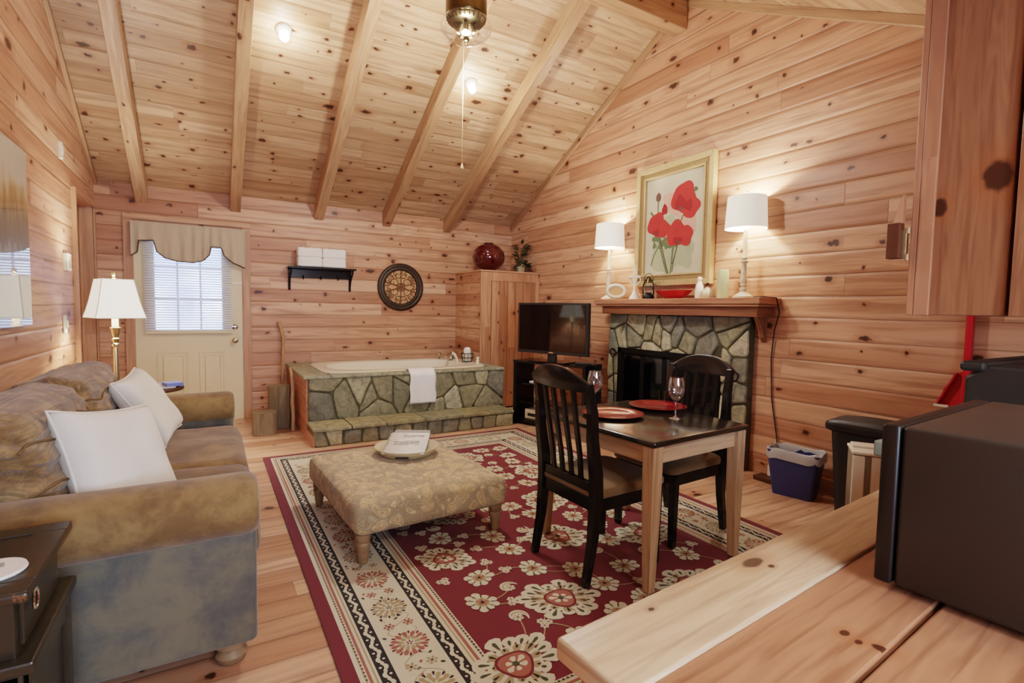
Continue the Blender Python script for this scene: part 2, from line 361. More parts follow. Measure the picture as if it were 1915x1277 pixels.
def sweep(bm, pts, hw, hd, side=(0, 1, 0), mi=0, bev=0.0):
    """rectangular bar along pts; half width hw along side, half depth hd across"""
    pts = [Vector(p) for p in pts]; s = Vector(side).normalized()
    t = bmesh.new(); rings = []
    for i, p in enumerate(pts):
        d = (pts[min(i+1, len(pts)-1)] - pts[max(i-1, 0)]).normalized()
        a = (s - d*s.dot(d)).normalized(); b = d.cross(a)
        w = hw[i] if isinstance(hw, (list, tuple)) else hw
        h = hd[i] if isinstance(hd, (list, tuple)) else hd
        rings.append([t.verts.new(p + a*x*w + b*y*h) for x, y in ((-1, -1), (1, -1), (1, 1), (-1, 1))])
    for a, b in zip(rings, rings[1:]):
        for k in range(4): t.faces.new((a[k], a[(k+1) % 4], b[(k+1) % 4], b[k]))
    t.faces.new(rings[0][::-1]); t.faces.new(rings[-1])
    bmesh.ops.recalc_face_normals(t, faces=t.faces[:])
    if bev: 
        es = [e for e in t.edges if len(e.link_faces) == 2 and e.calc_face_angle(0) > .6]
        bmesh.ops.bevel(t, geom=es, offset=bev, segments=2, profile=.5, affect='EDGES')
    tmpjoin(bm, t, mi)
def prism(bm, poly, axis, a, b, mi=0, bev=0.0):
    """extrude a 2D polygon along axis ('x': poly is (y,z); 'y': (x,z); 'z': (x,y)) from a to b"""
    def P(p, h): return {'x': (h, p[0], p[1]), 'y': (p[0], h, p[1]), 'z': (p[0], p[1], h)}[axis]
    t = bmesh.new()
    A = [t.verts.new(P(p, a)) for p in poly]; B = [t.verts.new(P(p, b)) for p in poly]
    t.faces.new(A); t.faces.new(B[::-1])
    n = len(poly)
    for i in range(n): t.faces.new((A[i], B[i], B[(i+1) % n], A[(i+1) % n]))
    bmesh.ops.recalc_face_normals(t, faces=t.faces[:])
    if bev: bmesh.ops.bevel(t, geom=[e for e in t.edges if e.calc_face_angle(0) > .5], offset=bev, segments=2, profile=.5, affect='EDGES')
    tmpjoin(bm, t, mi)
def rbox(bm, c, s, r, n=14, disp=None, mi=0, mat=None):
    """soft rounded box centre c, half sizes s, radius r, displaced by disp(p, normal) along the normal"""
    t = bmesh.new(); bmesh.ops.create_cube(t, size=2)
    bmesh.ops.subdivide_edges(t, edges=t.edges[:], cuts=n, use_grid_fill=True)
    s = Vector(s); inn = Vector([max(x-r, 0) for x in s])
    for v in t.verts:
        p = Vector([v.co[i]*s[i] for i in range(3)])
        q = Vector([max(-inn[i], min(inn[i], p[i])) for i in range(3)])
        d = p - q
        nrm = d.normalized() if d.length > 1e-9 else Vector((0, 0, 0))
        p2 = q + nrm*min(r, 1e9)
        if disp: p2 = p2 + nrm*disp(p2, nrm)
        v.co = p2 + Vector(c)
    if mat: t.transform(mat)
    tmpjoin(bm, t, mi)
LCN = 0
def ngon(bm, pts, mi=0):
    global LCN
    LCN = (LCN + 1) % 150
    if 'LC' in globals(): LC[0] = LCN
    vs = [bm.verts.new(p) for p in pts]
    f = bm.faces.new(vs); f.material_index = mi; return f
def boxuv(bm, grain='x'):
    uvl = bm.loops.layers.uv.verify(); g = 'xyz'.index(grain)
    for f in bm.faces:
        n = f.normal; ax = max(range(3), key=lambda i: abs(n[i]))
        oth = [i for i in range(3) if i != ax]
        if g in oth: ua = g; va = [i for i in oth if i != g][0]
        else: ua, va = oth
        for l in f.loops: l[uvl].uv = (l.vert.co[ua], l.vert.co[va])
def obj(name, bm, mats, parent=None, grain='x', smooth=False, local=False, uv=True, label=None, kind=None, loc=None):
    bm.normal_update()
    if uv: boxuv(bm, grain)
    if parent is not None and not local: bm.transform(WM[parent.name].inverted())
    me = bpy.data.meshes.new(name); bm.to_mesh(me); bm.free()
    for m in (mats if isinstance(mats, (list, tuple)) else [mats]): me.materials.append(m)
    if smooth:
        for p in me.polygons: p.use_smooth = True
        try: me.set_sharp_from_angle(angle=R(smooth if smooth is not True else 40))
        except Exception: pass
    o = bpy.data.objects.new(name, me); COL.objects.link(o)
    if parent is not None:
        o.parent = parent; WM[o.name] = WM[parent.name].copy()
    else: WM[o.name] = Matrix.Identity(4)
    if loc: o.location = loc; WM[o.name] = Matrix.Translation(loc)
    if label: o['label'] = label
    if kind: o['kind'] = kind
    return o
def thing(name, label, cat, loc=(0, 0, 0), rotz=0.0, group=None):
    o = bpy.data.objects.new(name, None); COL.objects.link(o); o.empty_display_size = .1
    o.location = loc; o.rotation_euler = (0, 0, rotz)
    WM[o.name] = Matrix.Translation(loc) @ Matrix.Rotation(rotz, 4, 'Z')
    o['label'] = label; o['category'] = cat
    if group: o['group'] = group
    return o
def tag(o, label, cat, group=None):
    o['label'] = label; o['category'] = cat
    if group: o['group'] = group
    return o
def dup(root, loc, rotz, label, group=None):
    def cp(o, par):
        c = o.copy(); COL.objects.link(c); c.parent = par
        for ch in list(o.children): cp(ch, c)
        return c
    r = cp(root, None); r.location = loc; r.rotation_euler = (0, 0, rotz); r['label'] = label
    if group: r['group'] = group
    return r
def struct(name, bm, mats, **kw): return obj(name, bm, mats, kind='structure', **kw)
B = bmesh.new

# ------------------------------------------------------------------ room shell
XL, XR, YB, YF = -.92, 3.68, 6.30, -1.90
SL = .54
def zc(y): return 2.40 + SL*(YB-y) if y > 3.33 else (2.40 + SL*(y-.36) if y > .36 else 2.40)
ZR = zc(3.331)
bm = B(); bx(bm, XL-.5, XR+.1, YF-.1, YB+.1, -.1, 0); struct('floor', bm, M['floor'], grain='x')
# back wall with the door opening
DX0, DX1, DZ = -.63, .325, 2.04
bm = B()
bx(bm, XL-.5, DX0, YB, YB+.12, 0, 2.7); bx(bm, DX1, XR+.1, YB, YB+.12, 0, 2.7); bx(bm, DX0, DX1, YB, YB+.12, DZ, 2.7)
struct('wall_back', bm, M['wall'], grain='x')
# gable walls
gab = [(YF, 0), (5.34, 0), (5.34, 2.12), (6.22, 2.12), (6.22, 0), (YB, 0), (YB, 2.40), (3.33, ZR), (.36, 2.40), (YF, 2.40)]
bm = B(); prism(bm, gab, 'x', XL-.1, XL); struct('wall_left', bm, M['wall_r'], grain='y')
gab2 = [(YF, 0), (YB, 0), (YB, 2.40), (3.33, ZR), (.36, 2.40), (YF, 2.40)]
bm = B(); prism(bm, gab2, 'x', XR, XR+.1); struct('wall_right', bm, M['wall_r'], grain='y')
# front wall behind the camera with a kitchen window
bm = B()
bx(bm, XL-.1, -.35, YF-.1, YF, 0, 2.5); bx(bm, 1.35, XR+.1, YF-.1, YF, 0, 2.5)
bx(bm, -.35, 1.35, YF-.1, YF, 0, .95); bx(bm, -.35, 1.35, YF-.1, YF, 2.1, 2.5)
struct('wall_front', bm, M['wall'], grain='x')
bm = B()
for x in (-.35, .47, 1.29): bx(bm, x, x+.06, YF-.08, YF-.02, .95, 2.1)
for z in (.95, 1.5, 2.04): bx(bm, -.35, 1.35, YF-.08, YF-.02, z, z+.06)
w1 = struct('window_1', bm, M['white'])
bm = B(); bx(bm, -.33, 1.33, YF-.055, YF-.05, .97, 2.08); obj('pane', bm, M['thin'], w1)
# ceiling: two slopes and the flat part over the kitchen
bm = B(); uvl = bm.loops.layers.uv.verify()
def slope(y0, z0, y1, z1):
    ln = math.hypot(y1-y0, z1-z0); ny, nz = -(z1-z0)/ln, (y1-y0)/ln
    if nz < 0: ny, nz = -ny, -nz
    x0, x1 = XL-.1, XR+.1
    a = [(x0, y0, z0), (x1, y0, z0), (x1, y1, z1), (x0, y1, z1)]; b = [(p[0], p[1]+ny*.12, p[2]+nz*.12) for p in a]
    va = [bm.verts.new(p) for p in a]; vb = [bm.verts.new(p) for p in b]
    fs = [bm.faces.new(va), bm.faces.new(vb[::-1])] + [bm.faces.new((va[i], vb[i], vb[(i+1) % 4], va[(i+1) % 4])) for i in range(4)]
    for f in fs:
        for l in f.loops:
            p = l.vert.co; l[uvl].uv = (p.x, math.hypot(p.y-y0, p.z-z0))
slope(YB+.12, zc(YB+.12), 3.33, ZR); slope(.36, 2.40, 3.33, ZR); slope(YF-.1, 2.40, .36, 2.40)
bmesh.ops.recalc_face_normals(bm, faces=bm.faces[:])
struct('ceiling', bm, M['ceil'], uv=False)
# rafters, each its own piece of structure
ang = math.atan(SL)
def rafter(n, x0, x1, dep, far=True, lab=None):
    bm = B()
    if far: prof = [(YB, zc(YB)), (3.40, zc(3.40)), (3.40, zc(3.40)-dep), (YB, zc(YB)-dep)]
    else: prof = [(.40, zc(.40)), (3.27, zc(3.27)), (3.27, zc(3.27)-dep), (.40, zc(.40)-dep)]
    prism(bm, prof, 'x', x0, x1, bev=.004)
    # grain follows the slope
    bm.normal_update(); u2 = bm.loops.layers.uv.verify()
    c, s = math.cos(ang), math.sin(ang)*(-1 if far else 1)
    for f in bm.faces:
        nx = abs(f.normal.x) > .7
        for l in f.loops:
            p = l.vert.co; al = p.y*c + p.z*s; ac = -p.y*s + p.z*c
            l[u2].uv = (al + n*1.7, (ac if nx else p.x) + n*.31)
    struct('trim_%d' % n, bm, M['beam'], uv=False)
for i, xc in enumerate((-.55, .265, 1.11, 1.90, 2.695)): rafter(i+1, xc-.05, xc+.05, .175)
rafter(6, XL, XL+.03, .05); rafter(7, XR-.03, XR, .08)
for i, xc in enumerate((-.55, .265, 1.11, 1.90, 2.695)): rafter(8+i, xc-.05, xc+.05, .175, far=False)
rafter(13, XR-.03, XR, .07, far=False)
bm = B(); bx(bm, XL, XR-.02, 3.275, 3.43, 3.72, ZR+.02, bev=.006); struct('trim_14', bm, M['beam'], grain='x')
# upper gable cladding lip on right wall
zl = 3.64; yl = YB-(zl-2.40)/SL; yl2 = .36+(zl-2.40)/SL
bm = B(); prism(bm, [(yl, zl), (3.33, ZR), (yl2, zl)], 'x', XR-.018, XR); struct('trim_15', bm, M['wall_r'], grain='y')
# baseboards
bm = B(); bx(bm, DX1+.07, .77, YB-.018, YB, 0, .1, .003); struct('baseboard_back', bm, M['trim'])
bm = B(); bx(bm, XR-.018, XR, YF, 2.44, 0, .11, .003); bx(bm, XR-.018, XR, 4.15, 5.55, 0, .11, .003); struct('baseboard_right', bm, M['trim'], grain='y')
bm = B(); bx(bm, XL, XL+.016, YF, 5.3, 0, .1, .003); struct('baseboard_left', bm, M['trim'], grain='y')
# door casing on back wall
bm = B()
bx(bm, DX0-.075, DX0+.004, YB-.022, YB, 0, DZ+.02, .003); bx(bm, DX1-.004, DX1+.075, YB-.022, YB, 0, DZ+.02, .003)
struct('trim_16', bm, M['trim'], grain='z')
bm = B(); bx(bm, DX0-.075, DX1+.075, YB-.026, YB, DZ+.02, DZ+.07, .003); struct('trim_17', bm, M['trim'], grain='x')
# left wall doorway: casing, plank door in recess
bm = B(); bx(bm, XL-.1, XL+.03, 5.325, 5.355, 0, 2.15, .003); struct('trim_18', bm, M['trim'], grain='z')
bm = B(); bx(bm, XL-.1, XL, 6.18, 6.24, 0, 2.14, .003); bx(bm, XL-.1, XL+.01, 6.24, 6.3, 0, 2.12, .003); struct('trim_19', bm, M['trim'], grain='z')
bm = B(); bx(bm, XL-.14, XL-.1, 5.34, 6.22, 0, 2.13); d2 = struct('door_2', bm, M['closetd'], grain='z')
bm = B()
for z in (1.78, 1.02): bx(bm, XL-.1, XL-.085, 5.38, 5.42, z-.05, z+.05, .003)
obj('hinge', bm, M['iron'], d2)
bm = B(); bx(bm, XL-.35, XL-.14, 5.2, 6.4, -.05, 2.3); struct('wall_recess', bm, M['wall'], grain='y')

# the entrance door
bm = B()
yd0, yd1 = YB-.005, YB+.04
GX0, GX1, GZ0, GZ1 = -.47, .135, .97, 1.93
bx(bm, DX0, GX0, yd0, yd1, 0, DZ); bx(bm, GX1, DX1, yd0, yd1, 0, DZ); bx(bm, GX0, GX1, yd0, yd1, 0, GZ0); bx(bm, GX0, GX1, yd0, yd1, GZ1, DZ)
d1 = struct('door_1', bm, M['cream'])
bm = B()
for x0, x1 in ((-.455, -.185), (-.09, .15)):
    for z0, z1 in ((.2, .75),):
        prof = .018
        bx(bm, x0, x1, yd0-.006, yd0, z0, z0+.02, .003); bx(bm, x0, x1, yd0-.006, yd0, z1-.02, z1, .003)
        bx(bm, x0, x0+.02, yd0-.006, yd0, z0+.02, z1-.02, .003); bx(bm, x1-.02, x1, yd0-.006, yd0, z0+.02, z1-.02, .003)
        bx(bm, x0+.05, x1-.05, yd0-.009, yd0, z0+.05, z1-.05, .008)
obj('raised_panel', bm, M['cream'], d1)
bm = B()
for i in range(4):
    x = GX0 + (GX1-GX0)*i/3; bx(bm, x-.009, x+.009, yd0+.012, yd0+.03, GZ0, GZ1)
for i in range(4):
    z = GZ0 + (GZ1-GZ0)*i/3; bx(bm, GX0, GX1, yd0+.013, yd0+.031, z-.009, z+.009)
obj('muntin', bm, M['white'], d1)
bm = B(); bx(bm, GX0, GX1, yd0+.018, yd0+.022, GZ0, GZ1); obj('pane', bm, M['thin'], d1)
bm = B(); lathe(bm, [(0, 0), (.03, 0), (.03, .012), (.012, .016), (.012, .035), (.026, .045), (.028, .06), (.015, .07), (0, .071)], (.245, yd0, .86), 20, mat=Matrix.Rotation(R(90), 4, 'X')); obj('knob', bm, M['brass'], d1, smooth=True)
bm = B(); lathe(bm, [(0, 0), (.028, 0), (.028, .014), (.01, .018), (0, .018)], (.245, yd0, 1.0), 20, mat=Matrix.Rotation(R(90), 4, 'X')); obj('deadbolt', bm, M['chrome'], d1, smooth=True)
bm = B(); bx(bm, DX1-.1, DX1-.01, yd0-.012, yd0, 1.46, 1.478, .002); obj('latch', bm, M['white'], d1)
# blind hanging on the door
t = thing('window_blind', 'white slatted blind hanging over the door window under the valance', 'blind', (-.165, YB-.03, .95))
bm = B()
nsl = 38
for i in range(nsl):
    z = .975 + (1.90-.975)*i/(nsl-1)
    bx(bm, -.545, .215, -.0125, .0125, -.0008, .0008, mat=Matrix.Translation((0, YB-.035, z)) @ Matrix.Rotation(R(28), 4, 'X'))
obj('slats', bm, M['blind'], t)
bm = B(); bx(bm, -.55, .22, YB-.05, YB-.018, .935, .962, .004); obj('bottom_rail', bm, M['cream'], t)
bm = B(); bx(bm, -.55, .22, YB-.06, YB-.006, 1.9, 1.94, .004); obj('head_rail', bm, M['blind'], t)
# valance with scalloped lower edge
bm = B()
lower = [(-.64, 1.70), (-.60, 1.72), (-.57, 1.76), (-.61, 1.79), (-.58, 1.815), (-.50, 1.82), (-.45, 1.80), (-.43, 1.74), (-.36, 1.69), (-.25, 1.665), (-.12, 1.66), (-.03, 1.69), (.02, 1.74), (.04, 1.79), (.09, 1.80), (.13, 1.79), (.16, 1.73), (.23, 1.68), (.34, 1.63)]
def lowz(x):
    pts = [(-.64, 1.70), (-.585, 1.74), (-.575, 1.85), (-.455, 1.86), (-.43, 1.75), (-.36, 1.69), (-.25, 1.665), (-.12, 1.66), (-.03, 1.69), (.02, 1.75), (.035, 1.83), (.125, 1.83), (.15, 1.75), (.23, 1.68), (.345, 1.63)]
    for a, b in zip(pts, pts[1:]):
        if a[0] <= x <= b[0]: return a[1] + (b[1]-a[1])*(x-a[0])/(b[0]-a[0])
    return 1.65
NX, NZ = 150, 10; grid = []
for i in range(NX+1):
    x = -.64 + .985*i/NX; zl_ = lowz(x); colv = []
    for j in range(NZ+1):
        f = j/NZ; z = 2.035 + (zl_-2.035)*f
        y = YB-.062 + (.010*math.sin(x*62 + 2.6*math.sin(x*9)) + .014*noise.noise(Vector((x*22, f*1.2, 3))))*(.3+.7*f) - .022*f
        colv.append(bm.verts.new((x, y, z)))
    grid.append(colv)
for i in range(NX):
    for j in range(NZ): bm.faces.new((grid[i][j], grid[i+1][j], grid[i+1][j+1], grid[i][j+1]))
edge = [tuple(grid[i][NZ].co + Vector((0, -.004, 0))) for i in range(NX+1)]
val = thing('valance_curtain', 'taupe scalloped valance with a dark cord hem across top of the door', 'curtain', (-.15, YB-.06, 2.03))
obj('fabric', bm, M['valance'], val, smooth=180)
bm = B(); tube(bm, edge, .0055, 6); obj('hem_cord', bm, M['cord_edge'], val, smooth=True)
bm = B(); tube(bm, [(-.645, YB-.05, 2.03), (.35, YB-.05, 2.03)], .008, 8); obj('rod', bm, M['white'], val)

# outside seen through the glass
bm = B(); bx(bm, -12, 14, YB+.4, 26, -.35, -.3); bx(bm, -12, 14, -20, YF-.4, -.35, -.3); struct('ground', bm, M['sky_out'])
bm = B(); bx(bm, -4, 4, YB+1.8, YB+1.86, .75, .82); bx(bm, -4, 4, YB+1.8, YB+1.86, .1, .16)
for i in range(40): bx(bm, -4+i*.2, -3.96+i*.2, YB+1.81, YB+1.85, .12, .78)
struct('porch_rail', bm, M['bark'])

# ------------------------------------------------------------------ rug
cream, tan, dk, rd, grn, blu = [plain('rug_'+n, c, .95, var=.12, nscale=220, Sheen_Weight=.1) for n, c in
    (('cream', (208, 200, 176)), ('tan', (168, 146, 110)), ('black', (38, 32, 28)), ('red', (110, 36, 44)), ('green', (72, 74, 50)), ('rose', (160, 96, 80)))]
RM = [rd, cream, dk, tan, grn, blu]
X0, X1, Y0, Y1 = .36, 2.76, .86, 4.54
bm = B(); bx(bm, X0, X1, Y0, Y1, 0.001, .010, mi=0)
Zr = [.0104]
LC = [0]
def lay(d): return .0104 + .0004*d + 2.4e-6*LC[0]
def frame_(a, b, mi, d):
    z = lay(d)
    o_ = (X0+a, X1-a, Y0+a, Y1-a); i_ = (X0+b, X1-b, Y0+b, Y1-b)
    O = [(o_[0], o_[2], z), (o_[1], o_[2], z), (o_[1], o_[3], z), (o_[0], o_[3], z)]
    I = [(i_[0], i_[2], z), (i_[1], i_[2], z), (i_[1], i_[3], z), (i_[0], i_[3], z)]
    for k in range(4): ngon(bm, [O[k], O[(k+1) % 4], I[(k+1) % 4], I[k]], mi)
bands = [(.05, .112, 1), (.112, .165, 2), (.165, .352, 1), (.352, .404, 2), (.404, .470, 1)]
for a, b, mi in bands: frame_(a, b, mi, 0)
for a in (.066, .098, .418, .456): frame_(a, a+.006, 3, 1)
frame_(.078, .088, 5, 1); frame_(.432, .444, 5, 1)
def blob(cx, cy, r, mi, d, n=10, ang=0.0, lob=0.0, k=0, sx=1.0, sy=1.0):
    pts = []
    for i in range(n):
        a = 2*math.pi*i/n; q = r*(1 + lob*math.cos(k*a))
        x, y = q*math.cos(a)*sx, q*math.sin(a)*sy
        pts.append((cx + x*math.cos(ang) - y*math.sin(ang), cy + x*math.sin(ang) + y*math.cos(ang), lay(d)))
    ngon(bm, pts, mi)
def stroke(pts, w, mi, d):
    L_, R_ = [], []
    for i, p in enumerate(pts):
        a = pts[max(i-1, 0)]; b = pts[min(i+1, len(pts)-1)]
        dx, dy = b[0]-a[0], b[1]-a[1]; l = math.hypot(dx, dy) or 1
        ww = w[i] if isinstance(w, list) else w
        L_.append((p[0]-dy/l*ww, p[1]+dx/l*ww)); R_.append((p[0]+dy/l*ww, p[1]-dx/l*ww))
    for i in range(len(pts)-1):
        ngon(bm, [L_[i]+(lay(d),), R_[i]+(lay(d),), R_[i+1]+(lay(d),), L_[i+1]+(lay(d),)], mi)
SQ = [1.0, 0.0, 0.0]
def petals(cx, cy, r0, r1, n, mi, d, wid=.5, ang=0.0, sy=1.0):
    for i in range(n):
        a = ang + 2*math.pi*i/n; w = math.pi/n*wid*2
        pts = []
        for t_, ww in ((0, .35), (.45, .9), (.75, 1.0), (.92, .6), (1, 0), (.92, -.6), (.75, -1.0), (.45, -.9), (0, -.35)):
            rr = r0+(r1-r0)*t_; aa = a + ww*w*.5
            rr *= 1 + SQ[2]*math.sin(i*2.4+1)*(t_ > .4)
            dx_, dy_ = rr*math.cos(aa-SQ[1]), rr*math.sin(aa-SQ[1])*SQ[0]
            dx_ *= 1 + .25*(1-SQ[0])*(1 if dx_ > 0 else -1)
            pts.append((cx + dx_*math.cos(SQ[1]) - dy_*math.sin(SQ[1]), cy + dx_*math.sin(SQ[1]) + dy_*math.cos(SQ[1]), lay(d)))
        ngon(bm, pts, mi)
# running chain on the two dark bands, florals on the cream border
def along(a, step, fn):
    segs = [((X0+a, Y0+a), (X1-a, Y0+a)), ((X1-a, Y0+a), (X1-a, Y1-a)), ((X1-a, Y1-a), (X0+a, Y1-a)), ((X0+a, Y1-a), (X0+a, Y0+a))]
    for p, q in segs:
        l = math.hypot(q[0]-p[0], q[1]-p[1]); n = int(l/step); th = math.atan2(q[1]-p[1], q[0]-p[0])
        for i in range(1, n): fn(p[0]+(q[0]-p[0])*i/n, p[1]+(q[1]-p[1])*i/n, th, i)
def chain(x, y, th, i):
    c, s = math.cos(th), math.sin(th); sg = 1 if i % 2 else -1
    pts = []
    for k in range(9):
        u_ = -.022 + .044*k/8; v_ = .0145*sg*math.sin(math.pi*k/8) - .006*sg
        pts.append((x+u_*c-v_*s, y+u_*s+v_*c))
    stroke(pts, [.003, .0045, .006, .0075, .008, .0075, .006, .0045, .003], 1, 1)
    blob(x - s*(-.012*sg), y + c*(-.012*sg), .0055, 1, 1, 7)
along(.138, .042, chain); along(.378, .042, chain)
along(.071, .02, lambda x, y, th, i: blob(x, y, .004, 2, 2, 5)); along(.461, .018, lambda x, y, th, i: blob(x, y, .005, 2, 2, 5))
rr_ = random.Random(3)
def bflo(x, y, th, i):
    c, s = math.cos(th), math.sin(th)
    if i % 2 == 0:
        m1, m2 = ((5, 0) if i % 4 == 0 else (3, 4))
        petals(x, y, .03, .07, 12, m1, 1, .6); petals(x, y, .012, .042, 9, 3, 2, .6); blob(x, y, .02, 1, 3, 10); petals(x, y, 0, .014, 5, m2, 4)
        petals(x, y, .055, .074, 12, 2 if i % 4 else 0, 2, .25, .26)
    else:
        for sg in (-1, 1):
            ox, oy = x - s*.038*sg, y + c*.038*sg
            petals(ox, oy, .004, .022, 6, (5, 3)[i % 3 == 0], 1, .7); blob(ox, oy, .006, 4, 2, 6)
        for k in range(5):
            a = rr_.uniform(-.07, .07); b = rr_.uniform(-.08, .08)
            blob(x + a*c - b*s, y + a*s + b*c, .006, rr_.choice((2, 4, 5)), 1, 6, sx=1.6, ang=rr_.uniform(0, 3))
    pts = [(x + (k*.015-.09)*c - (.055*math.sin(k*.52+i))*s, y + (k*.015-.09)*s + (.055*math.sin(k*.52+i))*c) for k in range(13)]
    stroke(pts, .0018, 3, 1)
along(.258, .125, bflo)
# field
def palmette(x, y, r, th):
    SQ[:] = [.80, th, .13]; r *= 1.12
    petals(x, y, r*.55, r, 15, 1, 4, 1.1, th); blob(x, y, r*.66, 1, 4, 24, th, 0, 0, 1.0, .8)
    petals(x, y, r*.62, r*.86, 15, 4, 5, .28, th); petals(x, y, r*.3, r*.66, 11, 3, 5, .7, th)
    petals(x, y, r*.5, r*.64, 11, 2, 6, .2, th)
    blob(x, y, r*.40, 0, 6, 20, th, .1, 3); blob(x, y, r*.34, 5, 7, 20, th, .1, 3); petals(x, y, r*.06, r*.27, 6, 1, 8, .7, th); blob(x, y, r*.08, 4, 9, 8); SQ[:] = [1, 0, 0]
def rosette(x, y, r, th):
    SQ[:] = [.85, th, .1]
    petals(x, y, r*.3, r, 9, 1, 4, .9, th); blob(x, y, r*.6, 1, 4, 16); petals(x, y, r*.45, r*.75, 9, 4, 5, .25, th+.35); blob(x, y, r*.42, 3, 5, 12); petals(x, y, 0, r*.34, 5, 5, 6, .7); blob(x, y, r*.12, 2, 7, 6); SQ[:] = [1, 0, 0]
def small(x, y, r, th):
    petals(x, y, r*.15, r, 6, 1, 4, .85, th); blob(x, y, r*.5, 1, 4, 8); blob(x, y, r*.28, 5, 5, 7)
def curl(x, y, r, th, sg):
    pts = []
    for k in range(14):
        a = th + sg*k*.30; q = r*(1 - k*.035)
        pts.append((x + q*math.cos(a), y + q*math.sin(a)))
    stroke(pts, [r*(.05 + .30*max(0, math.sin(math.pi*k/13))**1.3) for k in range(14)], 1, 4)
    stroke(pts[2:11], [r*.07]*9, 3, 5)
FX0, FX1, FY0, FY1 = X0+.47, X1-.47, Y0+.47, Y1-.47
placed = []
def free(x, y, r): return all((x-a)**2 + (y-b)**2 > (r+q)**2*.93 for a, b, q in placed)
rr_ = random.Random(11)
big = [(1.28, 1.72), (1.86, 1.52), (.98, 2.28), (1.62, 2.22), (2.08, 2.02), (1.24, 2.74), (1.86, 2.70), (.96, 3.26), (1.54, 3.22), (2.12, 3.24), (1.24, 3.74), (1.84, 3.78), (.90, 1.46), (2.2, 1.45)]
for i, (x, y) in enumerate(big):
    r = .155 if i % 3 != 2 else .125
    placed.append((x, y, r)); palmette(x, y, r, rr_.uniform(0, 6))
for k in range(1200):
    x, y = rr_.uniform(FX0+.06, FX1-.06), rr_.uniform(FY0+.06, FY1-.06)
    r = .075 if k < 300 else (.055 if k < 600 else .034)
    if not free(x, y, r+.012): continue
    placed.append((x, y, r))
    th = rr_.uniform(0, 6)
    if r > .07: rosette(x, y, r, th)
    elif r > .05: curl(x, y, r*.8, th, rr_.choice((-1, 1))); small(x, y, r*.45, th)
    else:
        for q in range(3):
            a = th + q*2.1; small(x + .017*math.cos(a), y + .017*math.sin(a), .019, a)
for i, (x, y, r) in enumerate(placed[:60]):
    near = sorted(placed, key=lambda p: (p[0]-x)**2 + (p[1]-y)**2)[1:3]
    for a, b, q in near:
        mx, my = (x+a)/2 + (b-y)*.25, (y+b)/2 - (a-x)*.25
        pts = [((1-t_)**2*x + 2*t_*(1-t_)*mx + t_*t_*a, (1-t_)**2*y + 2*t_*(1-t_)*my + t_*t_*b) for t_ in [k/8 for k in range(9)]]
        stroke(pts, .0028, 3, 3)
tag(obj('rug', bm, RM), 'red floral rug with cream and black borders under the table and ottoman', 'rug')
RZ = .0145

# ------------------------------------------------------------------ stone work
def clip(poly, px, py, nx, ny):
    out = []
    for i in range(len(poly)):
        a, b = poly[i], poly[(i+1) % len(poly)]
        da = (a[0]-px)*nx + (a[1]-py)*ny; db = (b[0]-px)*nx + (b[1]-py)*ny
        if da <= 0: out.append(a)
        if (da < 0 < db) or (db < 0 < da):
            t_ = da/(da-db); out.append((a[0]+(b[0]-a[0])*t_, a[1]+(b[1]-a[1])*t_))
    return out
def cells(x0, x1, z0, z1, seeds, gap, aniso=1.0):
    res = []
    for i, (sx, sz) in enumerate(seeds):
        p = [(x0, z0), (x1, z0), (x1, z1), (x0, z1)]
        for j, (tx, tz) in enumerate(seeds):
            if i == j: continue
            dx, dz = tx-sx, tz-sz; l = math.hypot(dx, dz)
            if l > .9: continue
            mx, mz = (sx+tx)/2 - dx/l*gap/2, (sz+tz)/2 - dz/l*gap/2
            p = clip(p, mx, mz, dx/l, dz/l)
            if len(p) < 3: break
        if len(p) >= 3: res.append(p)
    return res
STC = [(158, 153, 127), (142, 139, 116), (172, 166, 138), (128, 126, 110), (150, 144, 116), (180, 174, 150), (136, 133, 109), (122, 121, 109)]
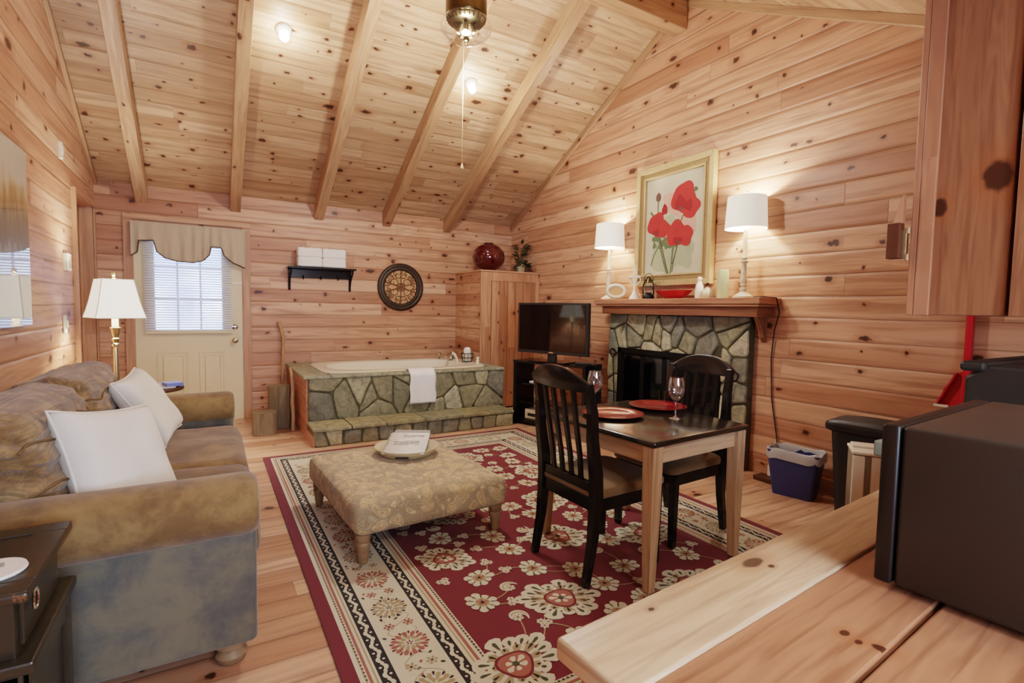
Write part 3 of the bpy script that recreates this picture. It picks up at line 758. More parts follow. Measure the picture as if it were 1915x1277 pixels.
def stones(bm, polys, to3d, depth, rs, cols=STC, bright=1.0):
    """raised rounded stones; to3d(u, v, h) gives a point h in front of the backing"""
    cl = bm.loops.layers.float_color.get('Col') or bm.loops.layers.float_color.new('Col')
    for p in polys:
        # soften corners
        q = []
        n = len(p)
        for i in range(n):
            a, b, c = p[i-1], p[i], p[(i+1) % n]
            la = math.hypot(a[0]-b[0], a[1]-b[1]); lc = math.hypot(c[0]-b[0], c[1]-b[1])
            if min(la, lc) < .012: q.append(b); continue
            f = .17
            for t_ in (0, .5, 1):
                s1 = (b[0]+(a[0]-b[0])*f, b[1]+(a[1]-b[1])*f); s2 = (b[0]+(c[0]-b[0])*f, b[1]+(c[1]-b[1])*f)
                q.append(((1-t_)**2*s1[0]+2*t_*(1-t_)*b[0]+t_*t_*s2[0], (1-t_)**2*s1[1]+2*t_*(1-t_)*b[1]+t_*t_*s2[1]))
        cx = sum(a for a, b in q)/len(q); cy = sum(b for a, b in q)/len(q)
        if len(q) < 3: continue
        size = min(1.0, max(.3, math.sqrt(abs(sum(q[i-1][0]*q[i][1]-q[i][0]*q[i-1][1] for i in range(len(q)))/2))/.12))
        col = lin(rs.choice(cols)); v_ = rs.uniform(.82, 1.15)*bright; col = tuple(c*v_ for c in col)
        dep = depth*rs.uniform(.75, 1.15); tilt = (rs.uniform(-.06, .06), rs.uniform(-.06, .06))
        q = [(a + rs.uniform(-.004, .004), b + rs.uniform(-.004, .004)) for a, b in q]
        rings = []
        for ins, h in ((0.0, 0.0), (.003, .7), (.008, .94), (.018, 1.0)):
            ring = []
            for a, b in q:
                l = math.hypot(a-cx, b-cy) or 1; k = max(.25, 1-ins*size/l*1.1)
                hh = dep*h + (tilt[0]*(a-cx) + tilt[1]*(b-cy))*h
                ring.append(bm.verts.new(to3d(cx+(a-cx)*k, cy+(b-cy)*k, hh)))
            rings.append(ring)
        cvert = bm.verts.new(to3d(cx, cy, dep*1.06)); m_ = len(q); fs = []
        for A, Bq in zip(rings, rings[1:]):
            for i in range(m_): fs.append(bm.faces.new((A[i], A[(i+1) % m_], Bq[(i+1) % m_], Bq[i])))
        for i in range(m_): fs.append(bm.faces.new((rings[-1][i], rings[-1][(i+1) % m_], cvert)))
        for f in fs:
            f.smooth = True
            for l_ in f.loops: l_[cl] = col + (1,)
def paint(bm, c, faces=None):
    cl = bm.loops.layers.float_color.get('Col') or bm.loops.layers.float_color.new('Col')
    for f in (faces or bm.faces):
        for l_ in f.loops: l_[cl] = lin(c) + (1,)
def seeds(x0, x1, z0, z1, dx, dz, rs, jit=.42):
    out = []; nz = max(1, round((z1-z0)/dz))
    for j in range(nz):
        n = max(1, round((x1-x0)/dx))
        for i in range(n):
            out.append((x0 + (i+.5+(.25 if j % 2 else -.25)+rs.uniform(-jit, jit))*(x1-x0)/n, z0 + (j+.5+rs.uniform(-jit, jit))*(z1-z0)/nz))
    return out

# ---- tub surround
rs = random.Random(5)
TX0, TX1, TYF, TZ = .785, 2.86, 5.03, .575
tub = thing('tub_surround', 'grey-green field stone tub surround with a low stone step in front', 'bathtub surround', (1.8, 5.6, 0))
bm = B(); bx(bm, TX0, TX1, TYF, TYF+.1, 0, TZ); paint(bm, (104, 98, 70))
stones(bm, cells(TX0, TX1, .165, TZ-.005, seeds(TX0, TX1, .165, TZ, .23, .165, rs, .5), .013), lambda u, v, h: (u, TYF-h, v), .022, rs)
bmesh.ops.recalc_face_normals(bm, faces=bm.faces[:]); obj('stone_front', bm, M['stone'], tub)
bm = B(); bx(bm, TX0-.005, 2.80, 4.71, TYF, 0, .14); paint(bm, (104, 98, 70))
stones(bm, cells(.78, 2.80, .0, .135, seeds(.78, 2.80, 0, .135, .16, .14, rs, .2), .012), lambda u, v, h: (u, 4.71-h, v), .02, rs, bright=1.1)
bmesh.ops.recalc_face_normals(bm, faces=bm.faces[:]); obj('step_front', bm, M['stone'], tub)
bm = B()
xs = [.77, 1.1, 1.42, 1.8, 2.2, 2.52, 2.81]
for a, b in zip(xs, xs[1:]):
    n0 = len(bm.faces)
    bx(bm, a+.003, b-.003, 4.675+rs.uniform(-.01, .01), TYF-.005, .138, .172+rs.uniform(-.003, .004), .008, 2)
    bm.faces.ensure_lookup_table(); paint(bm, rs.choice([(150, 144, 112), (164, 156, 124), (142, 138, 112)]), bm.faces[n0:])
obj('step_slab', bm, M['stone'], tub)
# stone deck around the bath
bm = B()
for a in ((.74, .98, 5.0, 6.27), (.98, 2.74, 5.0, 5.12), (.98, 2.74, 6.17, 6.27), (2.74, 2.86, 5.0, 5.56)):
    n0 = len(bm.faces); bx(bm, a[0], a[1], a[2], a[3], TZ-.012, TZ+.018, .008); bm.faces.ensure_lookup_table(); paint(bm, rs.choice([(150, 152, 132), (160, 158, 134)]), bm.faces[n0:])
obj('stone_deck', bm, M['stone'], tub)
bm = B(); bx(bm, .765, .785, 4.70, 6.28, 0, .10, .003); bx(bm, .765, .785, 5.04, 6.28, .10, TZ-.012, .003); obj('side_panel', bm, M['mantel'], tub, grain='y')
# bath
bath = thing('bathtub', 'ivory drop-in bathtub set in the stone surround', 'bathtub', (1.86, 5.65, .55))
bm = B()
bx0, bx1, by0, by1 = .95, 2.76, 5.10, 6.19; zt = TZ+.03
NA = 48
def rrect(ins, zz, rad):
    pts = []
    for k in range(NA):
        a = 2*math.pi*k/NA; c, s = math.cos(a), math.sin(a)
        e = 2/ (6 if rad < .5 else 3.2)
        x = (abs(c)**e)*(1 if c > 0 else -1); y = (abs(s)**e)*(1 if s > 0 else -1)
        pts.append(bm.verts.new(((bx0+bx1)/2 + x*((bx1-bx0)/2-ins), (by0+by1)/2 + y*((by1-by0)/2-ins), zz)))
    return pts
rgs = [rrect(0, zt-.02, .2), rrect(0, zt-.005, .2), rrect(.012, zt, .2), rrect(.10, zt, .6), rrect(.125, zt-.012, .6), rrect(.17, zt-.2, .6), rrect(.22, zt-.34, .6), rrect(.3, zt-.37, .6)]
for A, Bq in zip(rgs, rgs[1:]):
    for i in range(NA): bm.faces.new((A[i], A[(i+1) % NA], Bq[(i+1) % NA], Bq[i]))
bm.faces.new(rgs[-1]); bmesh.ops.recalc_face_normals(bm, faces=bm.faces[:])
for f in bm.faces: f.normal_flip() if f.normal.z < -.5 else None
obj('basin', bm, M['ivory'], bath, smooth=35)
fa = thing('tub_faucet', 'chrome tub faucet with a white spout on the right deck', 'faucet', (2.56, 5.42, zt))
bm = B(); tube(bm, [(2.60, 5.90, zt), (2.60, 5.90, zt+.05), (2.57, 5.85, zt+.075), (2.50, 5.78, zt+.07), (2.47, 5.75, zt+.05)], [.018, .018, .02, .018, .014], 12); lathe(bm, [(.03, 0), (.03, .01), (.02, .015)], (2.60, 5.90, zt)); obj('spout', bm, M['chrome'], fa, smooth=True)
for dx in (-.0, .14):
    bm = B(); lathe(bm, [(.024, 0), (.024, .012), (.012, .02), (.012, .04), (.03, .05), (.03, .075), (.012, .085), (0, .085)], (2.50+dx, 6.04-dx, zt), 16); obj('tap_handle', bm, M['chrome'], fa, smooth=True)
bm = B(); tube(bm, [(2.46, 5.40, zt), (2.455, 5.40, zt+.05), (2.43, 5.41, zt+.11), (2.40, 5.42, zt+.125)], [.012, .014, .017, .02], 12); obj('hand_shower', bm, M['ivory'], fa, smooth=True)
# towel over the edge
bm = B(); gx = []
for i in range(17):
    x = 1.745 + .275*i/16; colv = []
    for j in range(25):
        s_ = j/24*.47
        if s_ < .12: y, z = 5.14 - s_, zt+.012
        else:
            q = s_-.12
            y = 5.02-.055*min(1, q/.05) ; z = zt+.012 - q
        wv_ = .008*math.sin(x*40+z*9)*min(1, max(0, s_-.1)/.1) + .012*math.sin(i*.5+2)*(max(0, s_-.2))
        if s_ < .12: z += .003*math.sin(x*50)
        colv.append(bm.verts.new((x + .004*math.sin(j*.7), y-wv_-.006, z)))
    gx.append(colv)
for i in range(16):
    for j in range(24): bm.faces.new((gx[i][j], gx[i+1][j], gx[i+1][j+1], gx[i][j+1]))
bmesh.ops.recalc_face_normals(bm, faces=bm.faces[:])
bmesh.ops.solidify(bm, geom=bm.faces[:], thickness=.008)
tag(obj('hand_towel', bm, M['towel'], smooth=180), 'white towel draped over the front edge of the stone tub', 'towel')
# basket with rolled towel, small bottle
bk = thing('bath_basket', 'small wire basket with a white rolled cloth on the tub deck', 'basket', (2.68, 5.60, zt))
bm = B()
for z, r in ((.005, .055), (.05, .068), (.1, .075)): tube(bm, [(2.68+r*math.cos(a*.393), 5.60+r*math.sin(a*.393), zt+z) for a in range(17)], .004, 6)
for a in range(10):
    c, s = math.cos(a*.628), math.sin(a*.628); tube(bm, [(2.68+.055*c, 5.60+.055*s, zt+.005), (2.68+.075*c, 5.60+.075*s, zt+.1)], .003, 6)
obj('wire_frame', bm, M['iron'], bk, smooth=True)
bm = B(); lathe(bm, [(0, .004), (.05, .006), (.066, .09), (0, .09)], (2.68, 5.60, zt), 20); obj('liner', bm, M['antique'], bk, smooth=True)
bm = B(); rbox(bm, (2.68, 5.60, zt+.125), (.045, .04, .05), .038, 6); tag(obj('rolled_cloth', bm, M['towel'], smooth=180), 'white rolled washcloth standing in the wire bath basket', 'washcloth')
bm = B(); lathe(bm, [(0, 0), (.02, 0), (.022, .04), (.012, .05), (.02, .055), (.021, .078), (0, .08)], (2.70, 5.36, zt), 16); tag(obj('lotion_bottle', bm, M['ivory'], smooth=True), 'tiny white bottle on the right end of tub deck', 'bottle')

# ---- fireplace
rs = random.Random(21)
fp = thing('fireplace', 'field stone fireplace with black metal screen under the wooden mantel', 'fireplace', (3.6, 3.3, 0))
FX = 3.61
bm = B()
bx(bm, FX, XR-.002, 2.50, 2.74, 0, 1.215); bx(bm, FX, XR-.002, 3.95, 4.11, 0, 1.215); bx(bm, FX, XR-.002, 2.74, 3.95, .86, 1.215); paint(bm, (88, 82, 60))
to = lambda u, v, h: (FX-h, u, v)
sd = seeds(2.50, 4.11, 0, 1.215, .2, .17, rs, .5)
pol = cells(2.50, 4.11, 0, 1.215, sd, .016)
keep = []
for p in pol:
    cy = sum(a for a, b in p)/len(p); cz = sum(b for a, b in p)/len(p)
    if 2.74 < cy < 3.95 and cz < .86:
        # clip stones that poke out of the opening
        best = None
        for q in (clip(p, 2.735, 0, 1, 0), clip(p, 3.955, 0, -1, 0), clip(p, 0, .865, 0, -1)):
            if len(q) >= 3: keep.append(q)
    else:
        q = p
        if cz >= .86: 
            if min(b for a, b in p) < .86 and 2.74 < cy < 3.95: q = clip(p, 0, .865, 0, -1)
        elif cy <= 2.74: q = clip(p, 2.735, 0, 1, 0)
        else: q = clip(p, 3.955, 0, -1, 0)
        if len(q) >= 3: keep.append(q)
def area(q): return abs(sum(q[i-1][0]*q[i][1]-q[i][0]*q[i-1][1] for i in range(len(q)))/2)
stones(bm, [q for q in keep if area(q) > .0012], to, .02, rs, bright=1.2)
bmesh.ops.recalc_face_normals(bm, faces=bm.faces[:]); obj('stone_face', bm, M['stone'], fp)
bm = B(); bx(bm, FX+.02, XR-.003, 2.74, 3.95, 0, .86); obj('firebox', bm, M['blackmatte'], fp)
bm = B()
for a in ((2.74, 2.79, .02, .88), (3.90, 3.95, .02, .88), (2.74, 3.95, .83, .88), (2.74, 3.95, .0, .06)): bx(bm, FX-.03, FX+.02, a[0], a[1], a[2], a[3], .004)
obj('screen_frame', bm, M['iron'], fp)
for k in range(4):
    y0 = 2.79 + k*1.11/4
    bm = B()
    for a in ((y0, y0+.025, .06, .83), (y0+1.11/4-.025, y0+1.11/4, .06, .83), (y0, y0+1.11/4, .06, .085), (y0, y0+1.11/4, .805, .83)): bx(bm, FX-.015, FX, a[0], a[1], a[2], a[3], .002)
    dpart = obj('screen_door', bm, M['iron'], fp)
    bm = B(); bx(bm, FX-.008, FX-.005, y0+.025, y0+1.11/4-.025, .085, .805); obj('door_glass', bm, M['screen'], dpart)
    if k in (1, 2):
        bm = B(); bx(bm, FX-.03, FX-.015, y0+(.24 if k == 1 else .02), y0+(.255 if k == 1 else .035), .4, .52, .003); obj('handle', bm, M['brassdk'], dpart)
mt = thing('mantel_shelf', 'thick knotty pine mantel shelf above the stone fireplace', 'mantel', (3.55, 3.2, 1.22))
bm = B(); bx(bm, 3.42, XR-.001, 2.30, 4.16, 1.312, 1.36, .005); obj('shelf_board', bm, M['mantel'], mt, grain='y')
bm = B(); bx(bm, 3.435, XR-.002, 2.315, 4.145, 1.292, 1.312, .006); obj('moulding', bm, M['mantel'], mt, grain='y')
bm = B(); bx(bm, 3.47, XR-.003, 2.35, 4.08, 1.216, 1.292, .004); obj('frieze_board', bm, M['cab'], mt, grain='y')
bm = B(); prism(bm, [(3.56, 1.216), (XR-.003, 1.216), (XR-.003, 1.02), (3.64, 1.06), (3.62, 1.12)], 'y', 2.40, 2.44); obj('corbel', bm, M['cab'], mt, grain='z')
MZ = 1.3605
# lamps on the mantel
def mantel_lamp(x, y, label):
    t = thing('table_lamp', label, 'lamp', (x, y, MZ), 0, 'matching mantel lamps')
    bm = B(); lathe(bm, [(0, 0), (.075, 0), (.075, .012), (.06, .02), (.045, .032), (.025, .045), (.018, .05)], n=28); obj('base', bm, M['antique'], t, smooth=True, local=True)
    bm = B(); lathe(bm, [(.018, .045), (.026, .06), (.026, .075), (.016, .082), (.022, .09), (.028, .10), (.018, .112), (.026, .122), (.024, .14), (.020, .22), (.016, .262), (.026, .27), (.028, .282), (.016, .29), (.026, .30), (.024, .312), (.014, .32), (.016, .40), (.014, .52)], n=24); obj('pole', bm, M['antique'], t, smooth=60, local=True)
    bm = B()
    prof = [(.152, .525), (.138, .765)]
    lathe(bm, [(.152, .525), (.138, .765), (.1355, .765), (.1495, .525), (.152, .525)], n=48, cap=False); obj('lamp_shade', bm, M['shade'], t, smooth=40, local=True)
    bm = B(); lathe(bm, [(0, .565), (.012, .575), (.026, .62), (.022, .65), (0, .665)], n=16); obj('bulb', bm, M['bulb'], t, smooth=True, local=True)
    bm = B(); lathe(bm, [(.004, .66), (.004, .77), (.012, .775), (.006, .79), (.010, .80), (0, .815)], n=12); tube(bm, [(-.137, 0, .762), (.137, 0, .762)], .002, 6); obj('finial', bm, M['antique'], t, smooth=True, local=True)
    return t
lampA = mantel_lamp(3.55, 4.085, 'cream candlestick lamp at the left end of the mantel, beyond the oval frame')
lampB = dup(lampA, (3.55, 2.53, MZ), .4, 'cream candlestick lamp at the right end of the mantel, next to green candle', 'matching mantel lamps')
# oval photo frame
t = thing('oval_frame', 'small cream oval frame standing on the mantel beside left lamp', 'picture frame', (3.52, 3.935, MZ))
bm = B(); hN = Vector((-.74, .67, 0)); hU = Vector((.08, .09, .99)).normalized()
ov = lambda a, p, q: Vector((0, 0, .081)) + hN*p*math.cos(a) + hU*q*math.sin(a)
tube(bm, [ov(a*math.pi/24, .085, .058) for a in range(49)], .018, 10, cap=False); obj('rim', bm, M['antique'], t, smooth=True, local=True)
bm = B(); ngon(bm, [tuple(ov(a*math.pi/24, .08, .054)) for a in range(48)]); obj('picture', bm, M['scrollbg'], t, local=True)
# white candelabra stand
t = thing('candle_holder', 'white cone-footed candle holder with curly arms beside the lantern', 'candle holder', (3.56, 3.715, MZ))
bm = B(); lathe(bm, [(0, 0), (.055, 0), (.05, .012), (.022, .06), (.012, .1), (.009, .135)], n=20); obj('foot', bm, M['white'], t, smooth=True, local=True)
bm = B()
for sg in (-1, 0, 1):
    tube(bm, [(0, 0, .13), (0, sg*.035, .15), (0, sg*.07, .165), (0, sg*.078, .19), (0, sg*.06, .2)], .006, 8)
    tube(bm, [(0, 0, .13), (0, sg*.02, .2), (0, sg*.012, .27), (0, .02+sg*.015, .335)], [.006, .005, .004, .002], 8)
lathe(bm, [(0, .2), (.022, .205), (.026, .22), (.012, .225)], (0, .055, 0), 14); lathe(bm, [(0, .2), (.022, .205), (.026, .22), (.012, .225)], (0, -.055, 0), 14)
obj('arms', bm, M['white'], t, smooth=True, local=True)
# lantern
t = thing('lantern', 'small black and silver hurricane lantern on the mantel', 'lantern', (3.53, 3.505, MZ))
bm = B(); lathe(bm, [(0, 0), (.052, 0), (.055, .012), (.05, .035), (.03, .05), (.03, .058)], n=24); obj('tank', bm, M['iron'], t, smooth=50, local=True)
bm = B(); lathe(bm, [(.028, .058), (.042, .09), (.042, .115), (.028, .15), (.026, .15), (.039, .115), (.039, .09), (.026, .06)], n=24, cap=False); obj('globe', bm, M['glass'], t, smooth=True, local=True)
bm = B(); lathe(bm, [(.032, .15), (.03, .165), (.018, .18), (.022, .2), (.012, .21), (0, .21)], n=20); obj('chimney_cap', bm, M['brassdk'], t, smooth=50, local=True)
bm = B()
for sg in (-1, 1): tube(bm, [(0, sg*.05, .02), (0, sg*.066, .05), (0, sg*.064, .13), (0, sg*.04, .175), (0, sg*.018, .185)], .006, 8)
tube(bm, [(0, .06*math.cos(a*math.pi/12), .165+.07*math.sin(a*math.pi/12)) for a in range(13)], .003, 6); obj('side_tube', bm, M['iron'], t, smooth=True, local=True)
# red dish
t = thing('red_dish', 'shallow bright red fluted dish on the mantel under the painting', 'dish', (3.54, 3.21, MZ))
bm = B(); n = 48; rg = []
for r, z in ((.0, 0), (.07, 0), (.11, .03), (.15, .07), (.147, .072), (.105, .034), (.06, .008), (0, .008)):
    rg.append([bm.verts.new((r*.6*(1+.05*math.cos(12*2*math.pi*i/n)*(r > .1))*math.cos(2*math.pi*i/n), r*1.25*(1+.05*math.cos(12*2*math.pi*i/n)*(r > .1))*math.sin(2*math.pi*i/n), z)) for i in range(n)])
for A, Bq in zip(rg, rg[1:]):
    for i in range(n): bm.faces.new((A[i], A[(i+1) % n], Bq[(i+1) % n], Bq[i]))
bmesh.ops.remove_doubles(bm, verts=bm.verts[:], dist=1e-5); bmesh.ops.recalc_face_normals(bm, faces=bm.faces[:])
obj('bowl', bm, M['reddish'], t, smooth=50, local=True)
# white bottle, diffuser, candle
t = thing('white_bottle', 'narrow white bottle on the mantel at painting corner', 'bottle', (3.53, 2.925, MZ))
bm = B(); lathe(bm, [(0, 0), (.033, 0), (.036, .01), (.034, .07), (.03, .11), (.016, .135), (.016, .15)], n=24); obj('body', bm, M['white'], t, smooth=50, local=True)
bm = B(); lathe(bm, [(.014, .15), (.02, .152), (.02, .17), (.008, .178), (0, .178)], n=20); obj('stopper', bm, M['white'], t, smooth=50, local=True)
t = thing('glass_jar', 'squat glass bottle with stopper beside white bottle on mantel', 'jar', (3.51, 2.83, MZ))
bm = B(); lathe(bm, [(0, 0), (.048, 0), (.055, .02), (.05, .05), (.03, .07), (.015, .082), (.015, .095)], n=28); obj('body', bm, M['tray'], t, smooth=50, local=True)
bm = B(); lathe(bm, [(.017, .095), (.017, .105), (.008, .112), (.014, .12), (0, .13)], n=18); obj('stopper', bm, M['brassdk'], t, smooth=50, local=True)
t = thing('pillar_candle', 'tall pale green pillar candle on the mantel', 'candle', (3.53, 2.70, MZ))
bm = B(); lathe(bm, [(0, 0), (.044, 0), (.045, .01), (.044, .2), (.038, .225), (.02, .222), (0, .215)], n=28); obj('wax', bm, M['candle'], t, smooth=40, local=True)
bm = B(); tube(bm, [(0, 0, .215), (.002, 0, .235)], .002, 6); obj('wick', bm, M['cord'], t, local=True)
# painting
t = thing('painting', 'gilt-framed painting of red poppies hanging above the mantel', 'painting', (3.67, 3.36, 2.05))
PY0, PY1, PZ0, PZ1 = 2.905, 3.80, 1.485, 2.60
bm = B()
def fr(y0, y1, z0, z1, wd, xa, xb, mi, bev=.004):
    for poly in ([(y0, z0), (y1, z0), (y1-wd, z0+wd), (y0+wd, z0+wd)], [(y0, z1), (y1, z1), (y1-wd, z1-wd), (y0+wd, z1-wd)], [(y0, z0), (y0+wd, z0+wd), (y0+wd, z1-wd), (y0, z1)], [(y1, z0), (y1-wd, z0+wd), (y1-wd, z1-wd), (y1, z1)]):
        prism(bm, poly, 'x', xa, xb, mi, bev)
fr(PY0, PY1, PZ0, PZ1, .05, 3.625, 3.678, 1); fr(PY0+.045, PY1-.045, PZ0+.045, PZ1-.045, .055, 3.645, 3.676, 0); fr(PY0+.09, PY1-.09, PZ0+.09, PZ1-.09, .018, 3.635, 3.674, 1)
obj('frame', bm, [M['gold'], M['goldlt']], t)
pal = [plain('paint_'+n, c, .7, var=v, nscale=s) for n, c, v, s in (('ground', (206, 200, 176), .12, 6), ('poppy', (196, 58, 54), .22, 14), ('poppydark', (168, 40, 42), .12, 20), ('stem', (104, 120, 82), .25, 30), ('seed', (104, 74, 60), .1, 30), ('wash', (176, 182, 150), .15, 8), ('blush', (222, 176, 156), .2, 10))]
bm = B(); XP = 3.664
bx(bm, XP, 3.672, PY0+.09, PY1-.09, PZ0+.09, PZ1-.09, mi=0)
PW, PH = PY1-PY0-.21, PZ1-PZ0-.21
PCN = [0]
def pp(u, v, d): return (XP-.0006-.0005*d-4e-6*PCN[0], PY1-.105-u*PW, PZ0+.105+v*PH)   # u from left, v from bottom
prn = random.Random(9)
def pblob(u, v, r, mi, d, ir=.2, sy=1.0, n=26):
    PCN[0] = (PCN[0]+1) % 110
    ph = [prn.uniform(0, 6) for _ in range(3)]
    ngon(bm, [pp(u + r*(1+ir*(math.sin(3*a+ph[0])*.5+math.sin(5*a+ph[1])*.35))*math.cos(a), v + r*PW/PH*sy*(1+ir*(math.sin(3*a+ph[0])*.5+math.sin(5*a+ph[1])*.35))*math.sin(a), d) for a in [2*math.pi*k/n for k in range(n)]], mi)
def pst(p0, p1, p2, w, mi, d):
    pts = [((1-t_)**2*p0[0]+2*t_*(1-t_)*p1[0]+t_*t_*p2[0], (1-t_)**2*p0[1]+2*t_*(1-t_)*p1[1]+t_*t_*p2[1]) for t_ in [k/10 for k in range(11)]]
    for a, b in zip(pts, pts[1:]):
        dx, dy = b[0]-a[0], b[1]-a[1]; l = math.hypot(dx, dy)
        PCN[0] = (PCN[0]+1) % 110
        nx, ny = -dy/l*w, dx/l*w
        ngon(bm, [pp(a[0]+nx, a[1]+ny, d), pp(a[0]-nx, a[1]-ny, d), pp(b[0]-nx, b[1]-ny, d), pp(b[0]+nx, b[1]+ny, d)], mi)
pblob(.4, .28, .26, 5, 0, .3, 1.5); pblob(.7, .2, .16, 5, 0, .3, 1.2); pblob(.55, .72, .2, 6, 0, .4); pblob(.72, .5, .16, 6, 0, .4)
for p in (((.22, .45), (.3, .2), (.42, .0), .012), ((.5, .38), (.5, .2), (.47, .0), .010), ((.60, .33), (.52, .15), (.50, .02), .010), ((.68, .6), (.52, .4), (.48, .05), .010), ((.22, .78), (.2, .6), (.27, .4), .009), ((.08, .66), (.14, .62), (.2, .56), .012), ((.36, .36), (.2, .3), (.12, .1), .010)): pst(p[0], p[1], p[2], p[3], 3, 1)
pst((.28, .36), (.36, .15), (.44, .0), .008, 4, 2); pst((.60, .33), (.55, .2), (.5, .1), .007, 4, 2)
for u, v, r in ((.66, .74, .2), (.78, .64, .14)): pblob(u, v, r, 1, 2, .16)
pblob(.6, .70, .09, 2, 3, .3); pblob(.74, .66, .07, 2, 3, .3); pblob(.62, .64, .03, 4, 4)
for u, v, r in ((.2, .52, .16), (.32, .47, .12)): pblob(u, v, r, 1, 3, .16)
pblob(.2, .44, .07, 2, 4, .3, .6); pblob(.2, .43, .022, 4, 5)
for u, v, r in ((.56, .40, .17), (.70, .37, .13)): pblob(u, v, r, 1, 4, .16)
pblob(.58, .33, .08, 2, 5, .3, .6); pblob(.6, .31, .026, 4, 6)
pblob(.22, .80, .045, 4, 3, .1, 1.3); pblob(.34, .66, .05, 2, 3, .2, 1.4); pblob(.85, .80, .03, 3, 3, .2)
for k in range(14): pblob(prn.uniform(.15, .55), prn.uniform(.28, .40), .035, 3, 2, .4, 1.2, 12)
obj('canvas', bm, pal, t)

# ------------------------------------------------------------------ closet, vase, plant
CX0, CY0, CZ = 2.835, 5.57, 1.715
t = thing('closet', 'tall knotty pine corner closet beside the tub', 'closet', (3.2, 5.9, 0))
bm = B(); bx(bm, CX0, CX0+.02, CY0+.0155, YB-.002, 0, CZ-.02); bx(bm, CX0+.021, XR-.002, YB-.03, YB-.003, 0, CZ-.02); obj('side_panel', bm, M['wall'], t, grain='y')
bm = B()
for a in ((CX0, CX0+.14, 0, CZ-.02), (XR-.06, XR-.002, 0, CZ-.02)): bx(bm, a[0], a[1], CY0-.005, CY0+.015, a[2], a[3], .003)
bx(bm, CX0+.14, XR-.06, CY0-.005, CY0+.015, CZ-.13, CZ-.02, .003); obj('face_frame', bm, M['closet'], t, grain='z')
bm = B(); bx(bm, CX0+.14, XR-.06, CY0+.003, CY0+.022, .02, CZ-.13, .002); obj('door', bm, M['closetd'], t, grain='z')
bm = B(); bx(bm, CX0-.012, XR-.002, CY0-.015, YB-.003, CZ-.02, CZ, .004); obj('top_board', bm, M['closet'], t, grain='x')
bm = B(); lathe(bm, [(0, 0), (.08, 0), (.085, .01), (.15, .05), (.195, .11), (.208, .17), (.195, .24), (.15, .30), (.1, .33), (.062, .342), (.066, .352), (.058, .355), (.055, .34), (.05, .30), (0, .2)], (3.055, 5.80, CZ), 48); tag(obj('red_vase', bm, M['redvase'], smooth=60), 'round glossy dark red vase on top of the closet', 'vase')
t = thing('potted_plant', 'small trailing plant with faded flowers in beige pot on the closet', 'plant', (3.54, 5.82, CZ))
bm = B(); lathe(bm, [(0, 0), (.055, 0), (.06, .02), (.072, .10), (.076, .105), (.07, .108), (0, .09)], n=20); obj('pot', bm, M['pot'], t, smooth=50, local=True)
bm = B(); pr = random.Random(4)
def leaf(bm, p, d, l, w, mi=0):
    d = Vector(d).normalized(); s = d.cross(Vector((0, 0, 1))); s = (s.normalized() if s.length > .1 else Vector((1, 0, 0))); up = s.cross(d)
    a = Vector(p); ps = [a, a+d*l*.4+s*w+up*.1*w, a+d*l+Vector((0, 0, -l*.15)), a+d*l*.4-s*w+up*.1*w, ]
    f = bm.faces.new([bm.verts.new(x) for x in ps]); f.material_index = mi
for k in range(90):
    a = pr.uniform(0, 6.28); e = pr.uniform(-.2, 1.3); h = pr.uniform(.08, .38) if k < 55 else pr.uniform(-.02, .12); r = pr.uniform(0, .08) if k < 55 else .075
    leaf(bm, (r*math.cos(a), r*math.sin(a), h), (math.cos(a), math.sin(a), math.sin(e)-.3*(k >= 55)), pr.uniform(.07, .13), .022)
obj('foliage', bm, M['leaf'], t, local=True)
bm = B()
for k in range(14):
    a = pr.uniform(0, 6.28); q = [(0, 0, .09), (.05*math.cos(a), .05*math.sin(a), .22), (.11*math.cos(a), .11*math.sin(a), .30+pr.uniform(-.05, .08))]
    tube(bm, q, .003, 5)
obj('stem', bm, M['leaf'], t, local=True)
for fx, fy, fz in ((.03, .02, .27), (-.03, -.05, .31), (.06, -.03, .34)):
    bm = B()
    for k in range(9):
        a = k*.7; leaf(bm, (fx, fy, fz), (math.cos(a), math.sin(a), .5), .042, .016)
    obj('flower', bm, M['flowerp'], t, local=True)

# ------------------------------------------------------------------ TV and stand
th = math.atan2(-(3.95-4.77), -(3.14-2.845))  # not used for placement, kept simple below
tvn = Vector((-.936, -.352, 0)); tvd = Vector((.352, -.936, 0))
TC = Vector((3.01, 4.35, 0)); rz = math.atan2(tvd.y, tvd.x)
t = thing('tv_stand', 'black open-shelf television stand beside the fireplace', 'tv stand', (TC.x+.14, TC.y+.06, 0), rz)
bm = B(); W = .45
bx(bm, -W, W, -.17, .17, .675, .70, .003); obj('top_board', bm, M['black'], t, local=True)
for sg in (-1, 1):
    bm = B(); bx(bm, sg*W-(.0 if sg < 0 else .04), sg*W+(.04 if sg < 0 else 0), -.16, .17, .0, .675, .003); obj('side_panel', bm, M['black'], t, local=True)
bm = B(); bx(bm, -W+.04, W-.04, -.14, .17, .03, .07, .003); obj('bottom_board', bm, M['black'], t, local=True)
for z in (.24, .44):
    bm = B(); bx(bm, -W+.04, W-.04, -.13, .16, z, z+.014, .002); obj('shelf', bm, M['screen'], t, local=True)
t2 = thing('television', 'flat black television angled on the black stand', 'television', (TC.x+.05, TC.y+.02, .701), rz)
bm = B(); bx(bm, -.435, .435, -.022, .03, .085, .615, .006); obj('case', bm, M['blackmatte'], t2, local=True)
bm = B(); bx(bm, -.41, .41, -.026, -.02, .118, .594); obj('screen', bm, M['screen'], t2, local=True)
bm = B(); bx(bm, -.03, .03, -.0255, -.022, .095, .107); obj('badge', bm, M['chrome'], t2, local=True)
